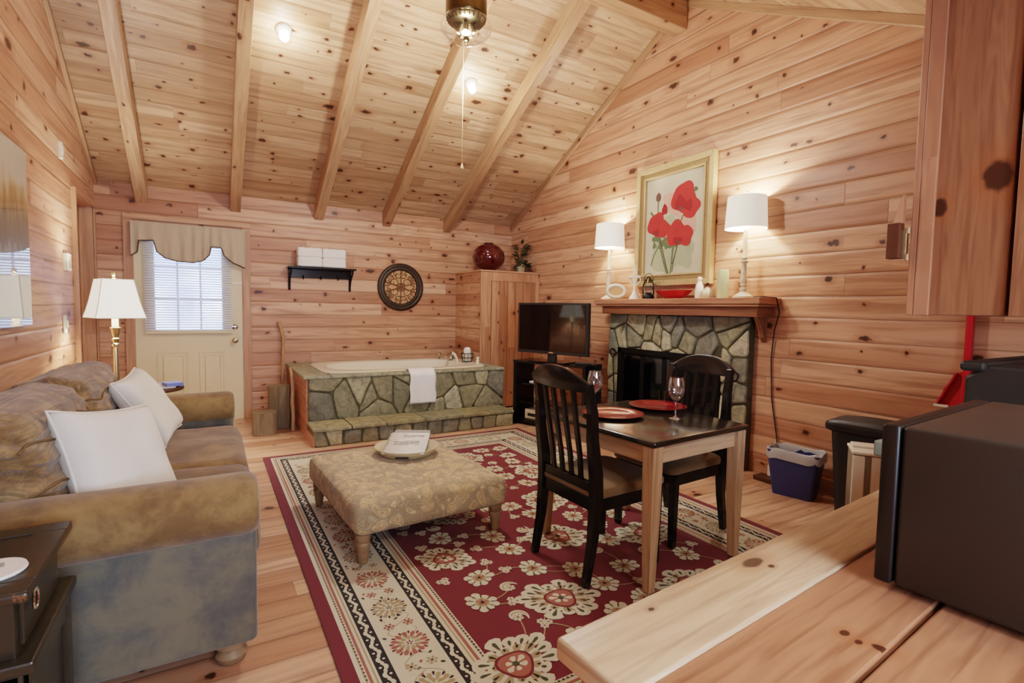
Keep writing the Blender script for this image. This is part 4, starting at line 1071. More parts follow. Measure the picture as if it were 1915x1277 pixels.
bm = B(); bx(bm, -.05, .05, -.01, .025, .01, .09, .004); obj('neck', bm, M['blackmatte'], t2, local=True)
bm = B(); bx(bm, -.22, .22, -.12, .12, .001, .014, .005); obj('base', bm, M['screen'], t2, local=True)
def on_stand(x, y, z): return Vector((TC.x+.14, TC.y+.06, z)) + tvd*x + Vector((-tvd.y, tvd.x, 0))*y
p = on_stand(-.16, .02, .071)
t = thing('cable_box', 'beige and black receiver box on the lowest tv stand shelf', 'media box', tuple(p), rz)
bm = B(); bx(bm, -.17, .17, -.12, .12, 0, .1, .004); obj('case', bm, M['tray'], t, local=True)
bm = B(); bx(bm, -.13, .1, -.124, -.118, .03, .06); obj('front_slot', bm, M['blackmatte'], t, local=True)
bm = B(); bx(bm, -.09, .09, -.02, .02, 0, .018, .006)
o = obj('remote_control', bm, M['blackmatte'], loc=tuple(on_stand(.36, -.05, .7012))); o.rotation_euler.z = rz+.3; tag(o, 'black remote control lying on the tv stand top', 'remote')
bm = B(); bx(bm, -.05, .05, -.03, .03, 0, .022, .008)
o = obj('game_controller', bm, M['white'], loc=tuple(on_stand(-.24, -.06, .455))); o.rotation_euler.z = rz; tag(o, 'small white box on the upper tv stand shelf', 'media box')

# ------------------------------------------------------------------ wall shelf, towels, medallion
t = thing('wall_shelf', 'dark iron wall shelf with hooks holding two folded towels', 'shelf', (1.12, 6.2, 1.62))
bm = B(); bx(bm, .755, 1.49, 6.10, 6.296, 1.655, 1.675, .004); obj('shelf_board', bm, M['black'], t)
bm = B(); bx(bm, .775, 1.47, 6.275, 6.297, 1.56, 1.655, .003); obj('back_rail', bm, M['black'], t)
for x in (.79, 1.455):
    bm = B(); tube(bm, [(x, 6.12, 1.655), (x, 6.14, 1.62), (x, 6.20, 1.58), (x, 6.25, 1.53), (x, 6.275, 1.48), (x, 6.285, 1.44), (x, 6.265, 1.43)], .009, 8); bx(bm, x-.012, x+.012, 6.283, 6.297, 1.42, 1.655, .003); obj('bracket', bm, M['iron'], t, smooth=True)
for x in (.93, 1.12, 1.31):
    bm = B(); tube(bm, [(x, 6.275, 1.585), (x, 6.24, 1.575), (x, 6.225, 1.555), (x, 6.235, 1.54)], .006, 8); obj('hook', bm, M['iron'], t, smooth=True)
for i, (x, lab) in enumerate(((.985, 'white folded towel stack on the wall shelf, left of the pair'), (1.245, 'white folded towel stack on the wall shelf, right of the pair'))):
    t = thing('folded_towel', lab, 'towel', (x, 6.19, 1.6755), 0, 'folded towels on the wall shelf')
    for k in range(2):
        bm = B(); rbox(bm, (0, 0, .055+.104*k), (.128, .085, .054), .016, 8, lambda p, n: .004*noise.noise(p*25)); obj('fold', bm, M['towel'], t, smooth=180, local=True)
t = thing('wall_medallion', 'round dark bronze wall medallion with tan scrollwork above the tub', 'wall decor', (2.08, 6.27, 1.495))
mm = Matrix.Rotation(R(90), 4, 'X')
bm = B(); lathe(bm, [(.205, 0), (.292, 0), (.296, .012), (.28, .026), (.262, .03), (.25, .024), (.232, .03), (.215, .026), (.205, .012), (.205, 0)], (2.08, 6.298, 1.495), 64, mat=mm, cap=False); obj('rim', bm, M['bronze'], t, smooth=40)
bm = B(); lathe(bm, [(0, 0), (.208, 0), (.208, .004), (0, .004)], (2.08, 6.298, 1.495), 48, mat=mm); obj('backing', bm, M['scrollbg'], t)
bm = B()
def sp(cx, cz, r, a0, turns, sg, w=.006):
    pts = []
    for k in range(20):
        q = k/19; a = a0 + sg*q*turns*2*math.pi; rr2 = r*(1-.75*q); pts.append((2.08+cx+rr2*math.cos(a), 6.285, 1.495+cz+rr2*math.sin(a)))
    tube(bm, pts, [w*(1-.5*k/19) for k in range(20)], 6)
for s1 in (-1, 1):
    for s2 in (-1, 1):
        sp(s1*.075, s2*.055, .055, math.pi/2*(1-s1), 1.1, s1*s2); sp(s1*.12, s2*.12, .04, 0 if s1 > 0 else math.pi, 1.2, -s1*s2); sp(s1*.04, s2*.145, .042, 0 if s1 < 0 else math.pi, 1.1, s1*s2); sp(s1*.155, s2*.04, .032, 1.57*s2, 1.1, s1*s2)
        tube(bm, [(2.08, 6.285, 1.495), (2.08+s1*.06, 6.285, 1.495+s2*.02), (2.08+s1*.2, 6.285, 1.495+s2*.06)], .007, 6)
for k in range(16):
    a = k*math.pi/8; c, s = math.cos(a), math.sin(a); sp(.175*c, .175*s, .026, a, 1.0, 1 if k % 2 else -1, .0055)
for r in (.03, .05): tube(bm, [(2.08+r*math.cos(a*.393), 6.284, 1.495+r*math.sin(a*.393)) for a in range(17)], .006, 6)
tube(bm, [(2.08, 6.284, 1.30), (2.08, 6.284, 1.69)], .006, 6)
obj('scrollwork', bm, M['scroll'], t, smooth=True)

# logs and sticks by the tub
def log(x0, x1, y0, y1, h, lab, seed):
    q = random.Random(seed); bm = B(); pts = []
    n = 14
    for k in range(n):
        a = 2*math.pi*k/n; e = .45
        c, s = math.cos(a), math.sin(a)
        pts.append(((x0+x1)/2 + (x1-x0)/2*(abs(c)**e)*(1 if c > 0 else -1)*q.uniform(.93, 1.0), (y0+y1)/2 + (y1-y0)/2*(abs(s)**e)*(1 if s > 0 else -1)*q.uniform(.93, 1.0)))
    prism(bm, pts, 'z', .0, h, bev=.004)
    return tag(obj('wood_stump', bm, M['log'], grain='z'), lab, 'stump')
log(.335, .565, 5.33, 5.55, .215, 'short weathered wood block in front of taller block by tub', 1)
log(.50, .715, 5.57, 5.80, .43, 'taller weathered wood block behind the short one by tub', 2)
bm = B(); tube(bm, [(.705, 5.44, 0), (.712, 5.47, .15), (.706, 5.49, .3), (.718, 5.52, .42), (.712, 5.55, .54), (.70, 5.58, .62)], [.020, .018, .02, .017, .016, .014], 10)
tag(obj('walking_stick', bm, M['stick'], smooth=True), 'pale knobbly stick leaning against tub side, lower one', 'stick')
bm = B(); tube(bm, [(.705, 6.18, 0), (.70, 6.19, .35), (.705, 6.2, .7), (.715, 6.22, .88), (.69, 6.25, 1.0), (.67, 6.26, 1.06)], [.018, .017, .017, .018, .02, .022], 10)
tag(obj('walking_stick', bm, M['stick'], smooth=True), 'taller brown stick leaning upright against the back wall', 'stick')

# ------------------------------------------------------------------ sofa
sofa = thing('sofa', 'olive brown suede sofa with ruched back along the left wall', 'sofa', (-.4, 2.85, 0))
bm = B(); bx(bm, -.88, .10, 2.0, 3.78, .08, .30, .02); obj('base', bm, M['sofa'], sofa, smooth=40)
def arm(ysgn, y0):
    """rolled arm over a recessed outer panel; y0 is the outer panel face"""
    yc, zr, ry, rz_ = y0 + ysgn*.055, .562, .118, .102
    prof = [(yc + ry*math.cos(2*math.pi*k/36), zr + rz_*math.sin(2*math.pi*k/36)) for k in range(36)]
    n = len(prof); bm = B(); rings = []
    for x, ins in ((-.88, .012), (-.872, 0), (-.75, 0), (-.6, 0), (-.45, 0), (-.3, 0), (-.15, 0), (0, 0), (.085, 0), (.115, .003), (.132, .014), (.137, .03), (.139, .07)):
        ring = []
        for y, z in prof:
            d = Vector((y-yc, z-zr)); k = max(0, 1-ins/d.length)
            wob_ = .006*noise.noise(Vector((x*5, y*7, z*6)))
            ring.append(bm.verts.new((x, yc+d.x*k + wob_, zr+d.y*k + wob_*.6)))
        rings.append(ring)
    for A, Bq in zip(rings, rings[1:]):
        for i in range(n): bm.faces.new((A[i], A[(i+1) % n], Bq[(i+1) % n], Bq[i]))
    bm.faces.new(rings[0]); bm.faces.new(rings[-1][::-1]); bmesh.ops.recalc_face_normals(bm, faces=bm.faces[:])
    a = obj('arm', bm, M['sofa'], sofa, smooth=50)
    bm = B(); ya, yb = sorted((y0, y0+ysgn*.15)); bx(bm, -.88, .130, ya, yb, .085, .53, .022, 4); obj('arm_panel', bm, M['sofa_side'], sofa, smooth=40)
arm(1, 1.905); arm(-1, 3.93)
bm = B(); bx(bm, -.89, -.70, 1.93, 3.90, .08, .80, .05, 4); obj('back_frame', bm, M['sofa'], sofa, smooth=40)
for i, (y0, y1) in enumerate(((2.06, 2.795), (2.805, 3.73))):
    bm = B()
    def dsp(p, n): return .012*noise.noise(p*4 + Vector((i*9, 0, 0))) + (.012 if n.z > .5 else 0)*(1 - (p.y/.5)**2)
    rbox(bm, (-.23, (y0+y1)/2, .385), (.39, (y1-y0)/2, .09), .06, 16, dsp); obj('seat_cushion', bm, M['sofa'], sofa, smooth=180)
for i, (y0, y1) in enumerate(((1.99, 2.83), (2.84, 3.80))):
    bm = B(); hw = (y1-y0)/2
    def dsb(p, n, i=i, hw=hw):
        q = (p.z)*3.0
        f = noise.noise(Vector((p.x*5 + i*7, p.y*2.4, p.z*15 + p.x*13))) + .8*(1-2*abs(noise.noise(Vector((p.x*7 + i*3, p.y*3.4, p.z*24 + p.x*20)))))
        gath = 1 + 1.2*max(0, abs(p.y)/hw-.55)
        return .014*f*gath + .04*(1-(p.y/hw)**2)*(1-(p.z/.25)**2) - .012*math.exp(-(p.z/.02)**2)*(n.x > .3)
    mrot = Matrix.Translation((-.58, (y0+y1)/2, .655)) @ Matrix.Rotation(R(-14), 4, 'Y')
    rbox(bm, (0, 0, 0), (.14, hw, .245), .12, 56, dsb, mat=mrot); BV = BVHTree.FromBMesh(bm); bc = obj('back_cushion', bm, M['sofa_d'], sofa, smooth=180)
    for cz_, ya, yb in ((.11, -.97, .97), (-.03, -.97, .97)):
        pts = []
        for k in range(41):
            yy = hw*(ya+(yb-ya)*k/40); o_ = mrot @ Vector((.6, yy, cz_ + .012*math.sin(k*.5+i))); d_ = (mrot.to_3x3() @ Vector((-1, 0, 0)))
            hit = BV.ray_cast(o_, d_)[0]
            if hit is not None: pts.append(tuple(hit - d_*.003))
        bm = B(); tube(bm, pts, .0045, 6); obj('seam_cord', bm, M['seamcord'], bc, smooth=True)
for x, y in ((.05, 1.98), (.05, 3.86), (-.82, 1.98), (-.82, 3.86)):
    bm = B(); lathe(bm, [(.03, 0), (.045, .008), (.052, .03), (.04, .045), (.034, .052), (.052, .062), (.054, .085)], (x, y, .0), 24); obj('foot', bm, M['footwood'], sofa, smooth=50)
# throw pillows
def pillow(c, n, up, s, th_, label, roll=0):
    bm = B(); N = 22; top = []; bot = []
    for i in range(N+1):
        ra, rb2 = [], []
        for j in range(N+1):
            u, v = i/N*2-1, j/N*2-1
            k = ((1-u**4)*(1-v**4))**.5
            x = u*s*(1-.09*(1-v*v)); y = v*s*(1-.09*(1-u*u))
            h = th_*k**.8 + .008*noise.noise(Vector((u*2.2, v*2.2, s*9)))*k
            ra.append(bm.verts.new((x, y, h)))
            rb2.append(ra[-1] if i in (0, N) or j in (0, N) else bm.verts.new((x, y, -h)))
        top.append(ra); bot.append(rb2)
    for i in range(N):
        for j in range(N):
            bm.faces.new((top[i][j], top[i+1][j], top[i+1][j+1], top[i][j+1]))
            try: bm.faces.new((bot[i][j+1], bot[i+1][j+1], bot[i+1][j], bot[i][j]))
            except ValueError: pass
    n = Vector(n).normalized(); up = Vector(up); x_ = up.cross(n).normalized(); y_ = n.cross(x_)
    m = Matrix((x_, y_, n)).transposed().to_4x4(); m.translation = c
    m = m @ Matrix.Rotation(R(roll), 4, 'Z')
    loop = [(i, 0) for i in range(N)] + [(N, j) for j in range(N)] + [(N-i, N) for i in range(N)] + [(0, N-j) for j in range(N+1)]
    bm.verts.ensure_lookup_table(); ed = [m @ top[i][j].co for i, j in loop]
    bm.transform(m)
    t = thing('throw_pillow', label, 'pillow', tuple(c), 0, 'off-white pillows on the sofa')
    obj('cover', bm, M['pillow'], t, smooth=180)
    bm = B(); tube(bm, ed, .0045, 6); obj('piping', bm, M['pillow'], t, smooth=True)
pillow((-.285, 2.275, .675), (.80, -.50, .42), (0, 0, 1), .205, .07, 'off-white linen pillow nearest the camera, propped behind the near sofa arm', -8)
pillow((-.285, 3.36, .685), (.80, -.16, .50), (0, 0, 1), .205, .07, 'off-white linen pillow further along, leaning by the far sofa arm', 6)

# end table, coaster
et = thing('end_table', 'distressed black end table with ring pulls in front of the sofa arm', 'end table', (-.56, 1.57, 0))
ex0, ex1, ey0, ey1, ez = -.82, -.325, 1.365, 1.765, .65
bm = B(); bx(bm, ex0, ex1, ey0, ey1, ez-.022, ez, .006)
for a in ((ex0+.0, ex1, ey0, ey0+.06), (ex0, ex1, ey1-.06, ey1), (ex0, ex0+.06, ey0+.059, ey1-.059), (ex1-.07, ex1, ey0+.059, ey1-.059)): bx(bm, a[0]+.002, a[1]-.002, a[2]+.002, a[3]-.002, ez-.01, ez+.004, .002)
obj('top', bm, M['distress'], et)
bm = B(); bx(bm, ex0+.03, ex1-.03, ey0+.03, ey1-.03, .5, ez-.022, .003); obj('upper_box', bm, M['distress'], et)
bm = B(); bx(bm, ex0+.0, ex1+.005, ey0, ey1, .475, .503, .006); obj('ledge', bm, M['distress'], et)
bm = B(); bx(bm, ex0+.02, ex1-.015, ey0+.02, ey1-.02, .06, .475, .004)
bx(bm, ex1-.02, ex1-.005, ey0+.02, ey0+.07, .06, .475, .003); bx(bm, ex1-.02, ex1-.005, ey1-.07, ey1-.02, .06, .475, .003); bx(bm, ex1-.02, ex1-.006, ey0+.02, ey1-.02, .06, .12, .003); bx(bm, ex1-.02, ex1-.006, ey0+.02, ey1-.02, .42, .475, .003)
bx(bm, ex0+.02, ex1-.02, ey0+.008, ey0+.022, .42, .475, .003); bx(bm, ex1-.08, ex1-.015, ey0+.008, ey0+.022, .06, .475, .003)
obj('lower_cabinet', bm, M['distress'], et)
for x in (ex0+.05, ex1-.05):
    for y in (ey0+.05, ey1-.05):
        bm = B(); lathe(bm, [(.02, 0), (.028, .02), (.028, .06)], (x, y, 0), 14); obj('foot', bm, M['distress'], et)
bm = B(); bx(bm, ex1-.032, ex1-.022, ey0+.06, ey1-.06, .512, ez-.032, .003); dr = obj('drawer', bm, M['distress'], et)
bm = B(); tube(bm, [(ex1-.012, 1.468+.017*math.cos(a*.393), .59+.022*math.sin(a*.393)) for a in range(17)], .003, 6); lathe(bm, [(0, 0), (.008, 0), (.008, .01), (0, .012)], (ex1-.022, 1.468, .61), 10, mat=Matrix.Rotation(R(90), 4, 'Y')); obj('ring_pull', bm, M['chrome'], dr, smooth=True)
t = thing('coaster', 'white round coaster with grey print on the black end table', 'coaster', (-.412, 1.487, ez+.0045))
bm = B(); lathe(bm, [(0, 0), (.058, 0), (.06, .003), (.058, .008), (0, .008)], n=40); obj('disc', bm, M['paper'], t, local=True)
bm = B(); ngon(bm, [(-.035, -.035, .0085), (.0, -.04, .0085), (.01, -.01, .0085), (-.03, 0, .0085)]); ngon(bm, [(-.03, .01, .0085), (.02, .005, .0085), (.015, .03, .0085), (-.02, .03, .0085)]); obj('print', bm, M['paperg'], t, local=True)
# floor lamp
t = thing('floor_lamp', 'brass floor lamp with a lit white square bell shade', 'lamp', (-.612, 4.9, 0))
bm = B(); lathe(bm, [(0, 0), (.13, 0), (.135, .012), (.12, .022), (.05, .03), (.025, .05), (.015, .07)], n=32); obj('base', bm, M['brass'], t, smooth=50, local=True)
bm = B(); lathe(bm, [(.014, .06), (.02, .3), (.016, .31), (.018, .55), (.018, .86), (.014, .90), (.026, .91), (.026, .925), (.016, .935), (.022, .95), (.026, .965), (.016, .975), (.024, 1.0), (.030, 1.035), (.036, 1.04), (.036, 1.05), (.02, 1.055)], n=24); obj('pole', bm, M['brass'], t, smooth=50, local=True)
bm = B(); lathe(bm, [(.02, 1.05), (.022, 1.05), (.022, 1.14), (0, 1.14)], n=20); obj('candle_sleeve', bm, M['ivory'], t, smooth=50, local=True)
bm = B(); ca = R(22)
def sq(h, z): return [(sx*h*math.cos(ca)-sy*h*math.sin(ca), sx*h*math.sin(ca)+sy*h*math.cos(ca), z) for sx, sy in ((1, 1), (-1, 1), (-1, -1), (1, -1))]
lv = [sq(.158, 1.125), sq(.143, 1.18), sq(.127, 1.25), sq(.113, 1.33), sq(.098, 1.415)]
rings = [[bm.verts.new(p) for p in l] for l in lv]
for A, Bq in zip(rings, rings[1:]):
    for i in range(4): bm.faces.new((A[i], A[(i+1) % 4], Bq[(i+1) % 4], Bq[i]))
obj('lamp_shade', bm, M['shade2'], t, local=True)
bm = B()
for i in range(4): tube(bm, [l[i] for l in lv], .003, 6)
tube(bm, lv[0]+[lv[0][0]], .003, 6); tube(bm, lv[-1]+[lv[-1][0]], .003, 6); obj('shade_trim', bm, M['pillow'], t, local=True)
bm = B(); lathe(bm, [(.004, 1.14), (.004, 1.42), (.014, 1.425), (.008, 1.435), (.016, 1.455), (.008, 1.47), (0, 1.475)], n=14); obj('finial', bm, M['brass'], t, smooth=50, local=True)
bm = B(); lathe(bm, [(0, 1.17), (.02, 1.18), (.03, 1.22), (.02, 1.25), (0, 1.255)], n=14); obj('bulb', bm, M['bulb'], t, smooth=True, local=True)
# side table with booklet behind the sofa
t = thing('side_table', 'small dark round side table behind the far sofa arm', 'side table', (-.36, 4.30, 0))
bm = B(); lathe(bm, [(0, .64), (.2, .64), (.205, .65), (.2, .665), (0, .665)], n=40); obj('top', bm, M['darkwood'], t, smooth=40, local=True)
bm = B(); lathe(bm, [(.025, .03), (.03, .2), (.02, .25), (.03, .4), (.022, .64)], n=20); obj('pedestal', bm, M['darkwood'], t, smooth=50, local=True)
bm = B(); lathe(bm, [(0, 0), (.15, 0), (.15, .015), (.04, .03), (0, .035)], n=28); obj('base', bm, M['darkwood'], t, smooth=50, local=True)
t = thing('booklet', 'blue and white booklet lying on the small dark side table', 'booklet', (-.27, 4.24, .666), .3)
bm = B(); bx(bm, -.1, .05, -.07, .07, 0, .006); obj('pages', bm, M['paper'], t, local=True)
bm = B(); bx(bm, .0, .1, -.06, .07, .006, .03, .003); obj('cover', bm, M['paperb'], t, local=True)

# ------------------------------------------------------------------ ottoman, tray, papers
ot = thing('ottoman', 'low paisley tapestry ottoman with turned wooden legs on the rug', 'ottoman', (.965, 2.87, RZ), R(3))
bm = B()
def od(p, n):
    e = .012*(1-(p.x/.46)**2)*(1-(p.y/.5)**2)*(n.z > .5)
    tf = 0
    for a in (-.2, 0, .2):
        for b in (-.25, 0, .25): tf -= .010*math.exp(-((p.x-a)**2+(p.y-b)**2)/.0008)*(n.z > .5)
    return e + tf + .003*noise.noise(p*9)
rbox(bm, (0, 0, .225), (.425, .49, .082), .05, 40, od); obj('cushion', bm, M['paisley'], ot, smooth=180, local=True)
for sx in (-1, 1):
    for sy in (-1, 1):
        bm = B(); lathe(bm, [(.018, 0), (.022, .012), (.028, .06), (.036, .10), (.03, .108), (.036, .116), (.036, .15)], (sx*.37, sy*.435, 0), 20); obj('leg', bm, M['footwood'], ot, smooth=50, local=True)
OZ = RZ + .32
t = thing('serving_tray', 'round cream stoneware tray with cut-out handles on the ottoman', 'tray', (1.055, 3.055, OZ), R(-28))
bm = B(); lathe(bm, [(0, 0), (.15, 0), (.165, .006), (.195, .045), (.198, .05), (.192, .05), (.16, .012), (.0, .008)], n=56); obj('dish', bm, M['tray'], t, smooth=50, local=True)
bm = B()
for sg in (-1, 1): bx(bm, -.04, .04, sg*.186-.004, sg*.186+.004, .016, .026, .003)
obj('handle_slot', bm, M['cord'], t, local=True)
t = thing('magazine', 'open white brochure with grey print lying in the tray', 'brochure', (1.06, 3.06, OZ+.034), R(-28))
bm = B()
n = 14
for k in range(n):
    y0 = -.17+.32*k/n; y1 = -.17+.32*(k+1)/n
    f = lambda y: .012 + .05*max(0, (y+.02))/.2 + .012*math.sin((y+.17)*9)
    ngon(bm, [(-.13, y0, f(y0)), (.125, y0, f(y0)), (.12, y1, f(y1)), (-.115, y1, f(y1))])
bmesh.ops.remove_doubles(bm, verts=bm.verts[:], dist=1e-5); bmesh.ops.solidify(bm, geom=bm.faces[:], thickness=.01); obj('pages', bm, M['paper'], t, local=True, smooth=180)
bm = B()
for (x0, x1, y0, y1) in ((-.085, .075, -.03, .02), (-.04, .095, .075, .105)):
    f = lambda y: .014 + .05*max(0, (y+.02))/.2 + .012*math.sin((y+.17)*9)
    for k in range(4):
        a = y0+(y1-y0)*k/4; b = y0+(y1-y0)*(k+1)/4
        for q in range(5):
            if (q*7+k*3) % 5 == 1: continue
            xa = x0+(x1-x0)*q/5+.002; xb = x0+(x1-x0)*(q+1)/5-.002
            ngon(bm, [(xa, a, f(a)+.001), (xb, a, f(a)+.001), (xb, b-.002, f(b)+.001), (xa, b-.002, f(b)+.001)])
obj('print', bm, M['paperg'], t, local=True)
bm = B(); bx(bm, -.11, .12, .158, .2, .0, .045, .003)
o = obj('grey_booklet', bm, M['paperg'], loc=(1.06, 3.06, OZ+.052)); o.rotation_euler.z = R(-28); tag(o, 'grey booklet standing behind the brochure in the tray', 'booklet')

# ------------------------------------------------------------------ dining set
TR = R(4.0)
t = thing('dining_table', 'small square dining table with black top and pale wood legs', 'table', (1.935, 1.955, RZ), TR)
tw, tl, tz = .355, .40, .69-RZ
bm = B(); bx(bm, -tw, tw, -tl, tl, tz-.028, tz, .012, 3); obj('tabletop', bm, M['ttop'], t, local=True, smooth=30)
bm = B()
for s in (-1, 1): bx(bm, -tw+.06, tw-.06, s*(tl-.045)-.011, s*(tl-.045)+.011, tz-.11, tz-.028, .002)
for s in (-1, 1): bx(bm, s*(tw-.045)-.011, s*(tw-.045)+.011, -tl+.06, tl-.06, tz-.11, tz-.028, .002)
obj('apron', bm, M['legwood'], t, local=True, grain='x')
for sx in (-1, 1):
    for sy in (-1, 1):
        bm = B(); sweep(bm, [(sx*(tw-.038), sy*(tl-.038), 0), (sx*(tw-.042), sy*(tl-.042), .35), (sx*(tw-.042), sy*(tl-.042), tz-.028)], [.02, .029, .032], [.02, .029, .032], (1, 0, 0), bev=.004); obj('leg', bm, M['legwood'], t, local=True, grain='z')
def chair(loc, rz, lab):
    t = thing('dining_chair', lab, 'chair', loc, rz, 'black dining chairs at the table')
    hw = .195  # faces +x, rear at x=0
    for s in (-1, 1):
        bm = B(); pts = [(-.045, s*hw, 0), (-.01, s*hw, .2), (.005, s*hw, .40), (.0, s*hw, .50), (-.025, s*(hw+.0), .66), (-.03, s*hw, .78), (-.055, s*(hw-.002), .91)]
        sweep(bm, pts, [.015, .019, .022, .022, .02, .019, .017], [.017, .02, .026, .026, .022, .02, .016], (0, 1, 0), bev=.004); obj('rear_leg', bm, M['black'], t, local=True)
        bm = B(); sweep(bm, [(.40, s*(hw-.005), 0), (.40, s*(hw-.005), .38)], [.016, .021], [.016, .021], (0, 1, 0), bev=.003); obj('front_leg', bm, M['black'], t, local=True)
    bm = B(); N = 20; A = []
    for k in range(N+1):
        y = -.212+.424*k/N; q = y/.212; bow = -.035*(1-q*q); zt_ = .905+.075*(1-abs(q)**2.2); zb = .868-.0*(1-q*q)
        x = -.055+bow; th_ = .013
        A.append([bm.verts.new(p) for p in ((x-th_+.012, y, zb), (x+th_+.012, y, zb), (x+th_-.012, y, zt_), (x-th_-.012, y, zt_))])
    for a, b in zip(A, A[1:]):
        for i in range(4): bm.faces.new((a[i], a[(i+1) % 4], b[(i+1) % 4], b[i]))
    bm.faces.new(A[0][::-1]); bm.faces.new(A[-1]); bmesh.ops.recalc_face_normals(bm, faces=bm.faces[:])
    bmesh.ops.bevel(bm, geom=[e for e in bm.edges if e.calc_face_angle(0) > .8], offset=.005, segments=2, profile=.5, affect='EDGES')
    obj('crest_rail', bm, M['black'], t, local=True, smooth=40)
    for y in (-.105, -.035, .035, .105):
        bm = B(); bow = -.032*(1-(y/.225)**2)
        sweep(bm, [(-.002, y*.95, .44), (-.008+bow*.3, y*.98, .56), (-.03+bow*.6, y, .72), (-.045+bow, y*1.02, .885)], .012, .008, (0, 1, 0), bev=.002); obj('slat', bm, M['black'], t, local=True)
    bm = B()
    bx(bm, -.012, .012, -hw+.01, hw-.01, .415, .46, .003)
    bx(bm, .0, .40, -hw-.012, -hw+.012, .33, .39, .003); bx(bm, .0, .40, hw-.012, hw+.012, .33, .39, .003); bx(bm, .39, .41, -hw, hw, .33, .39, .003); bx(bm, -.01, .012, -hw, hw, .33, .39, .003)
    obj('seat_frame', bm, M['black'], t, local=True)
    bm = B(); rbox(bm, (.215, 0, .41), (.225, .212, .028), .024, 10, lambda p, n: .014*(1-(p.x/.23)**2)*(1-(p.y/.22)**2)*(n.z > .5)); obj('seat', bm, M['seatfab'], t, local=True, smooth=180)
    return t
c1 = chair((1.46, 1.93, RZ), R(2), 'black slat-back chair on the left side of the table, nearest the ottoman')
c2 = dup(c1, (2.45, 2.04, RZ), R(184), 'black slat-back chair on the right side of table, back to the fireplace', 'black dining chairs at the table')
TZ2 = .6905
def charger(x, y, lab):
    t = thing('charger_plate', lab, 'plate', (x, y, TZ2), 0, 'red charger plates on the table')
    bm = B(); lathe(bm, [(0, 0), (.10, 0), (.108, .003), (.158, .014), (.162, .017), (.158, .018), (.108, .008), (.1, .005), (0, .004)], n=56); obj('plate', bm, M['red'], t, smooth=60, local=True)
    return t
p1 = charger(1.835, 2.05, 'red lacquer charger plate on the left, in front of chair nearest ottoman')
p2 = dup(p1, (2.225, 2.105, TZ2), .5, 'red lacquer charger plate on the right, behind the front wine glass', 'red charger plates on the table')
def wine(x, y, lab):
    t = thing('wine_glass', lab, 'wine glass', (x, y, TZ2), 0, 'wine glasses on the table')
    bm = B(); lathe(bm, [(0, 0), (.036, 0), (.036, .0015), (.012, .006), (.0045, .014), (.004, .085), (.008, .092), (.024, .105), (.038, .13), (.043, .155), (.040, .185), (.034, .215), (.0325, .215), (.0385, .185), (.0415, .155), (.0365, .131), (.022, .107), (.0, .098)], n=36); obj('glass', bm, M['wineglass'], t, smooth=60, local=True)
    return t
g1 = wine(2.075, 1.84, 'clear wine glass in front of the right charger plate')
g2 = dup(g1, (1.865, 2.235, TZ2), 0, 'clear wine glass behind the left charger plate', 'wine glasses on the table')

# ------------------------------------------------------------------ fire tools, cord, bins by the right wall
def poker(p0, p1, lab):
    t = thing('fire_poker', lab, 'fire tool', p0)
    a = Vector(p0); b = Vector(p1); d = (b-a).normalized()
    bm = B(); tube(bm, [a, b], .006, 8); obj('rod', bm, M['iron'], t, smooth=True)
    bm = B(); s = Vector((0, 1, 0)); c = b + d*.04
    tube(bm, [c + (d*math.cos(k*.393)+s*math.sin(k*.393))*.04 for k in range(17)], .006, 8); obj('ring_handle', bm, M['iron'], t, smooth=True)
poker((3.50, 2.70, .0), (3.565, 2.60, .70), 'iron poker with ring handle leaning at right side of the fireplace')
poker((3.53, 3.90, .0), (3.572, 4.01, .78), 'iron poker leaning at the left side of the fireplace')
bm = B()
tube(bm, [(3.55, 2.44, MZ+.006), (3.5, 2.335, MZ+.006), (3.60, 2.288, 1.36), (3.645, 2.288, 1.25), (3.66, 2.33, 1.12), (3.668, 2.35, .9), (3.668, 2.33, .6), (3.664, 2.27, .3), (3.655, 2.26, .2), (3.64, 2.25, .12)], .0045, 8)
bx(bm, 3.645, 3.675, 2.25, 2.30, .23, .27, .006)
tag(obj('lamp_cord', bm, M['cord'], smooth=True), 'dark lamp cord hanging from the mantel end down the wall', 'cord')
t = thing('power_adapter', 'white plug adapter on a brown block on floor beside blue bin', 'adapter', (3.57, 2.22, 0))
bm = B(); bx(bm, 3.51, 3.62, 2.19, 2.35, 0, .035, .006); obj('block', bm, M['darkwood'], t)
bm = B(); bx(bm, 3.575, 3.615, 2.24, 2.28, .036, .12, .006); obj('plug', bm, M['white'], t)
t = thing('wastebasket', 'small blue wastebasket with a clear liner on the floor', 'wastebasket', (3.46, 2.0, 0), R(14))
def taper(bm, w0, d0, w1, d1, z0, z1, th_, r=.025):
    rg = []
    def ring(w, d, z):
        pts = []
        for cx, cy, a0 in ((w-r, d-r, 0), (-w+r, d-r, 90), (-w+r, -d+r, 180), (w-r, -d+r, 270)):
            for k in range(5): pts.append(bm.verts.new((cx+r*math.cos(R(a0+k*22.5)), cy+r*math.sin(R(a0+k*22.5)), z)))
        return pts
    rs_ = [ring(w0, d0, z0), ring(w1, d1, z1), ring(w1-th_, d1-th_, z1), ring(w0-th_, d0-th_, z0+th_)]
    for A, Bq in zip(rs_, rs_[1:]):
        for i in range(20): bm.faces.new((A[i], A[(i+1) % 20], Bq[(i+1) % 20], Bq[i]))
    bm.faces.new(rs_[0][::-1]); bm.faces.new(rs_[-1]); bmesh.ops.recalc_face_normals(bm, faces=bm.faces[:])
bm = B(); taper(bm, .075, .125, .10, .165, 0, .31, .004); obj('bin', bm, M['blue'], t, local=True, smooth=50)
bm = B(); n = 60; rg = []
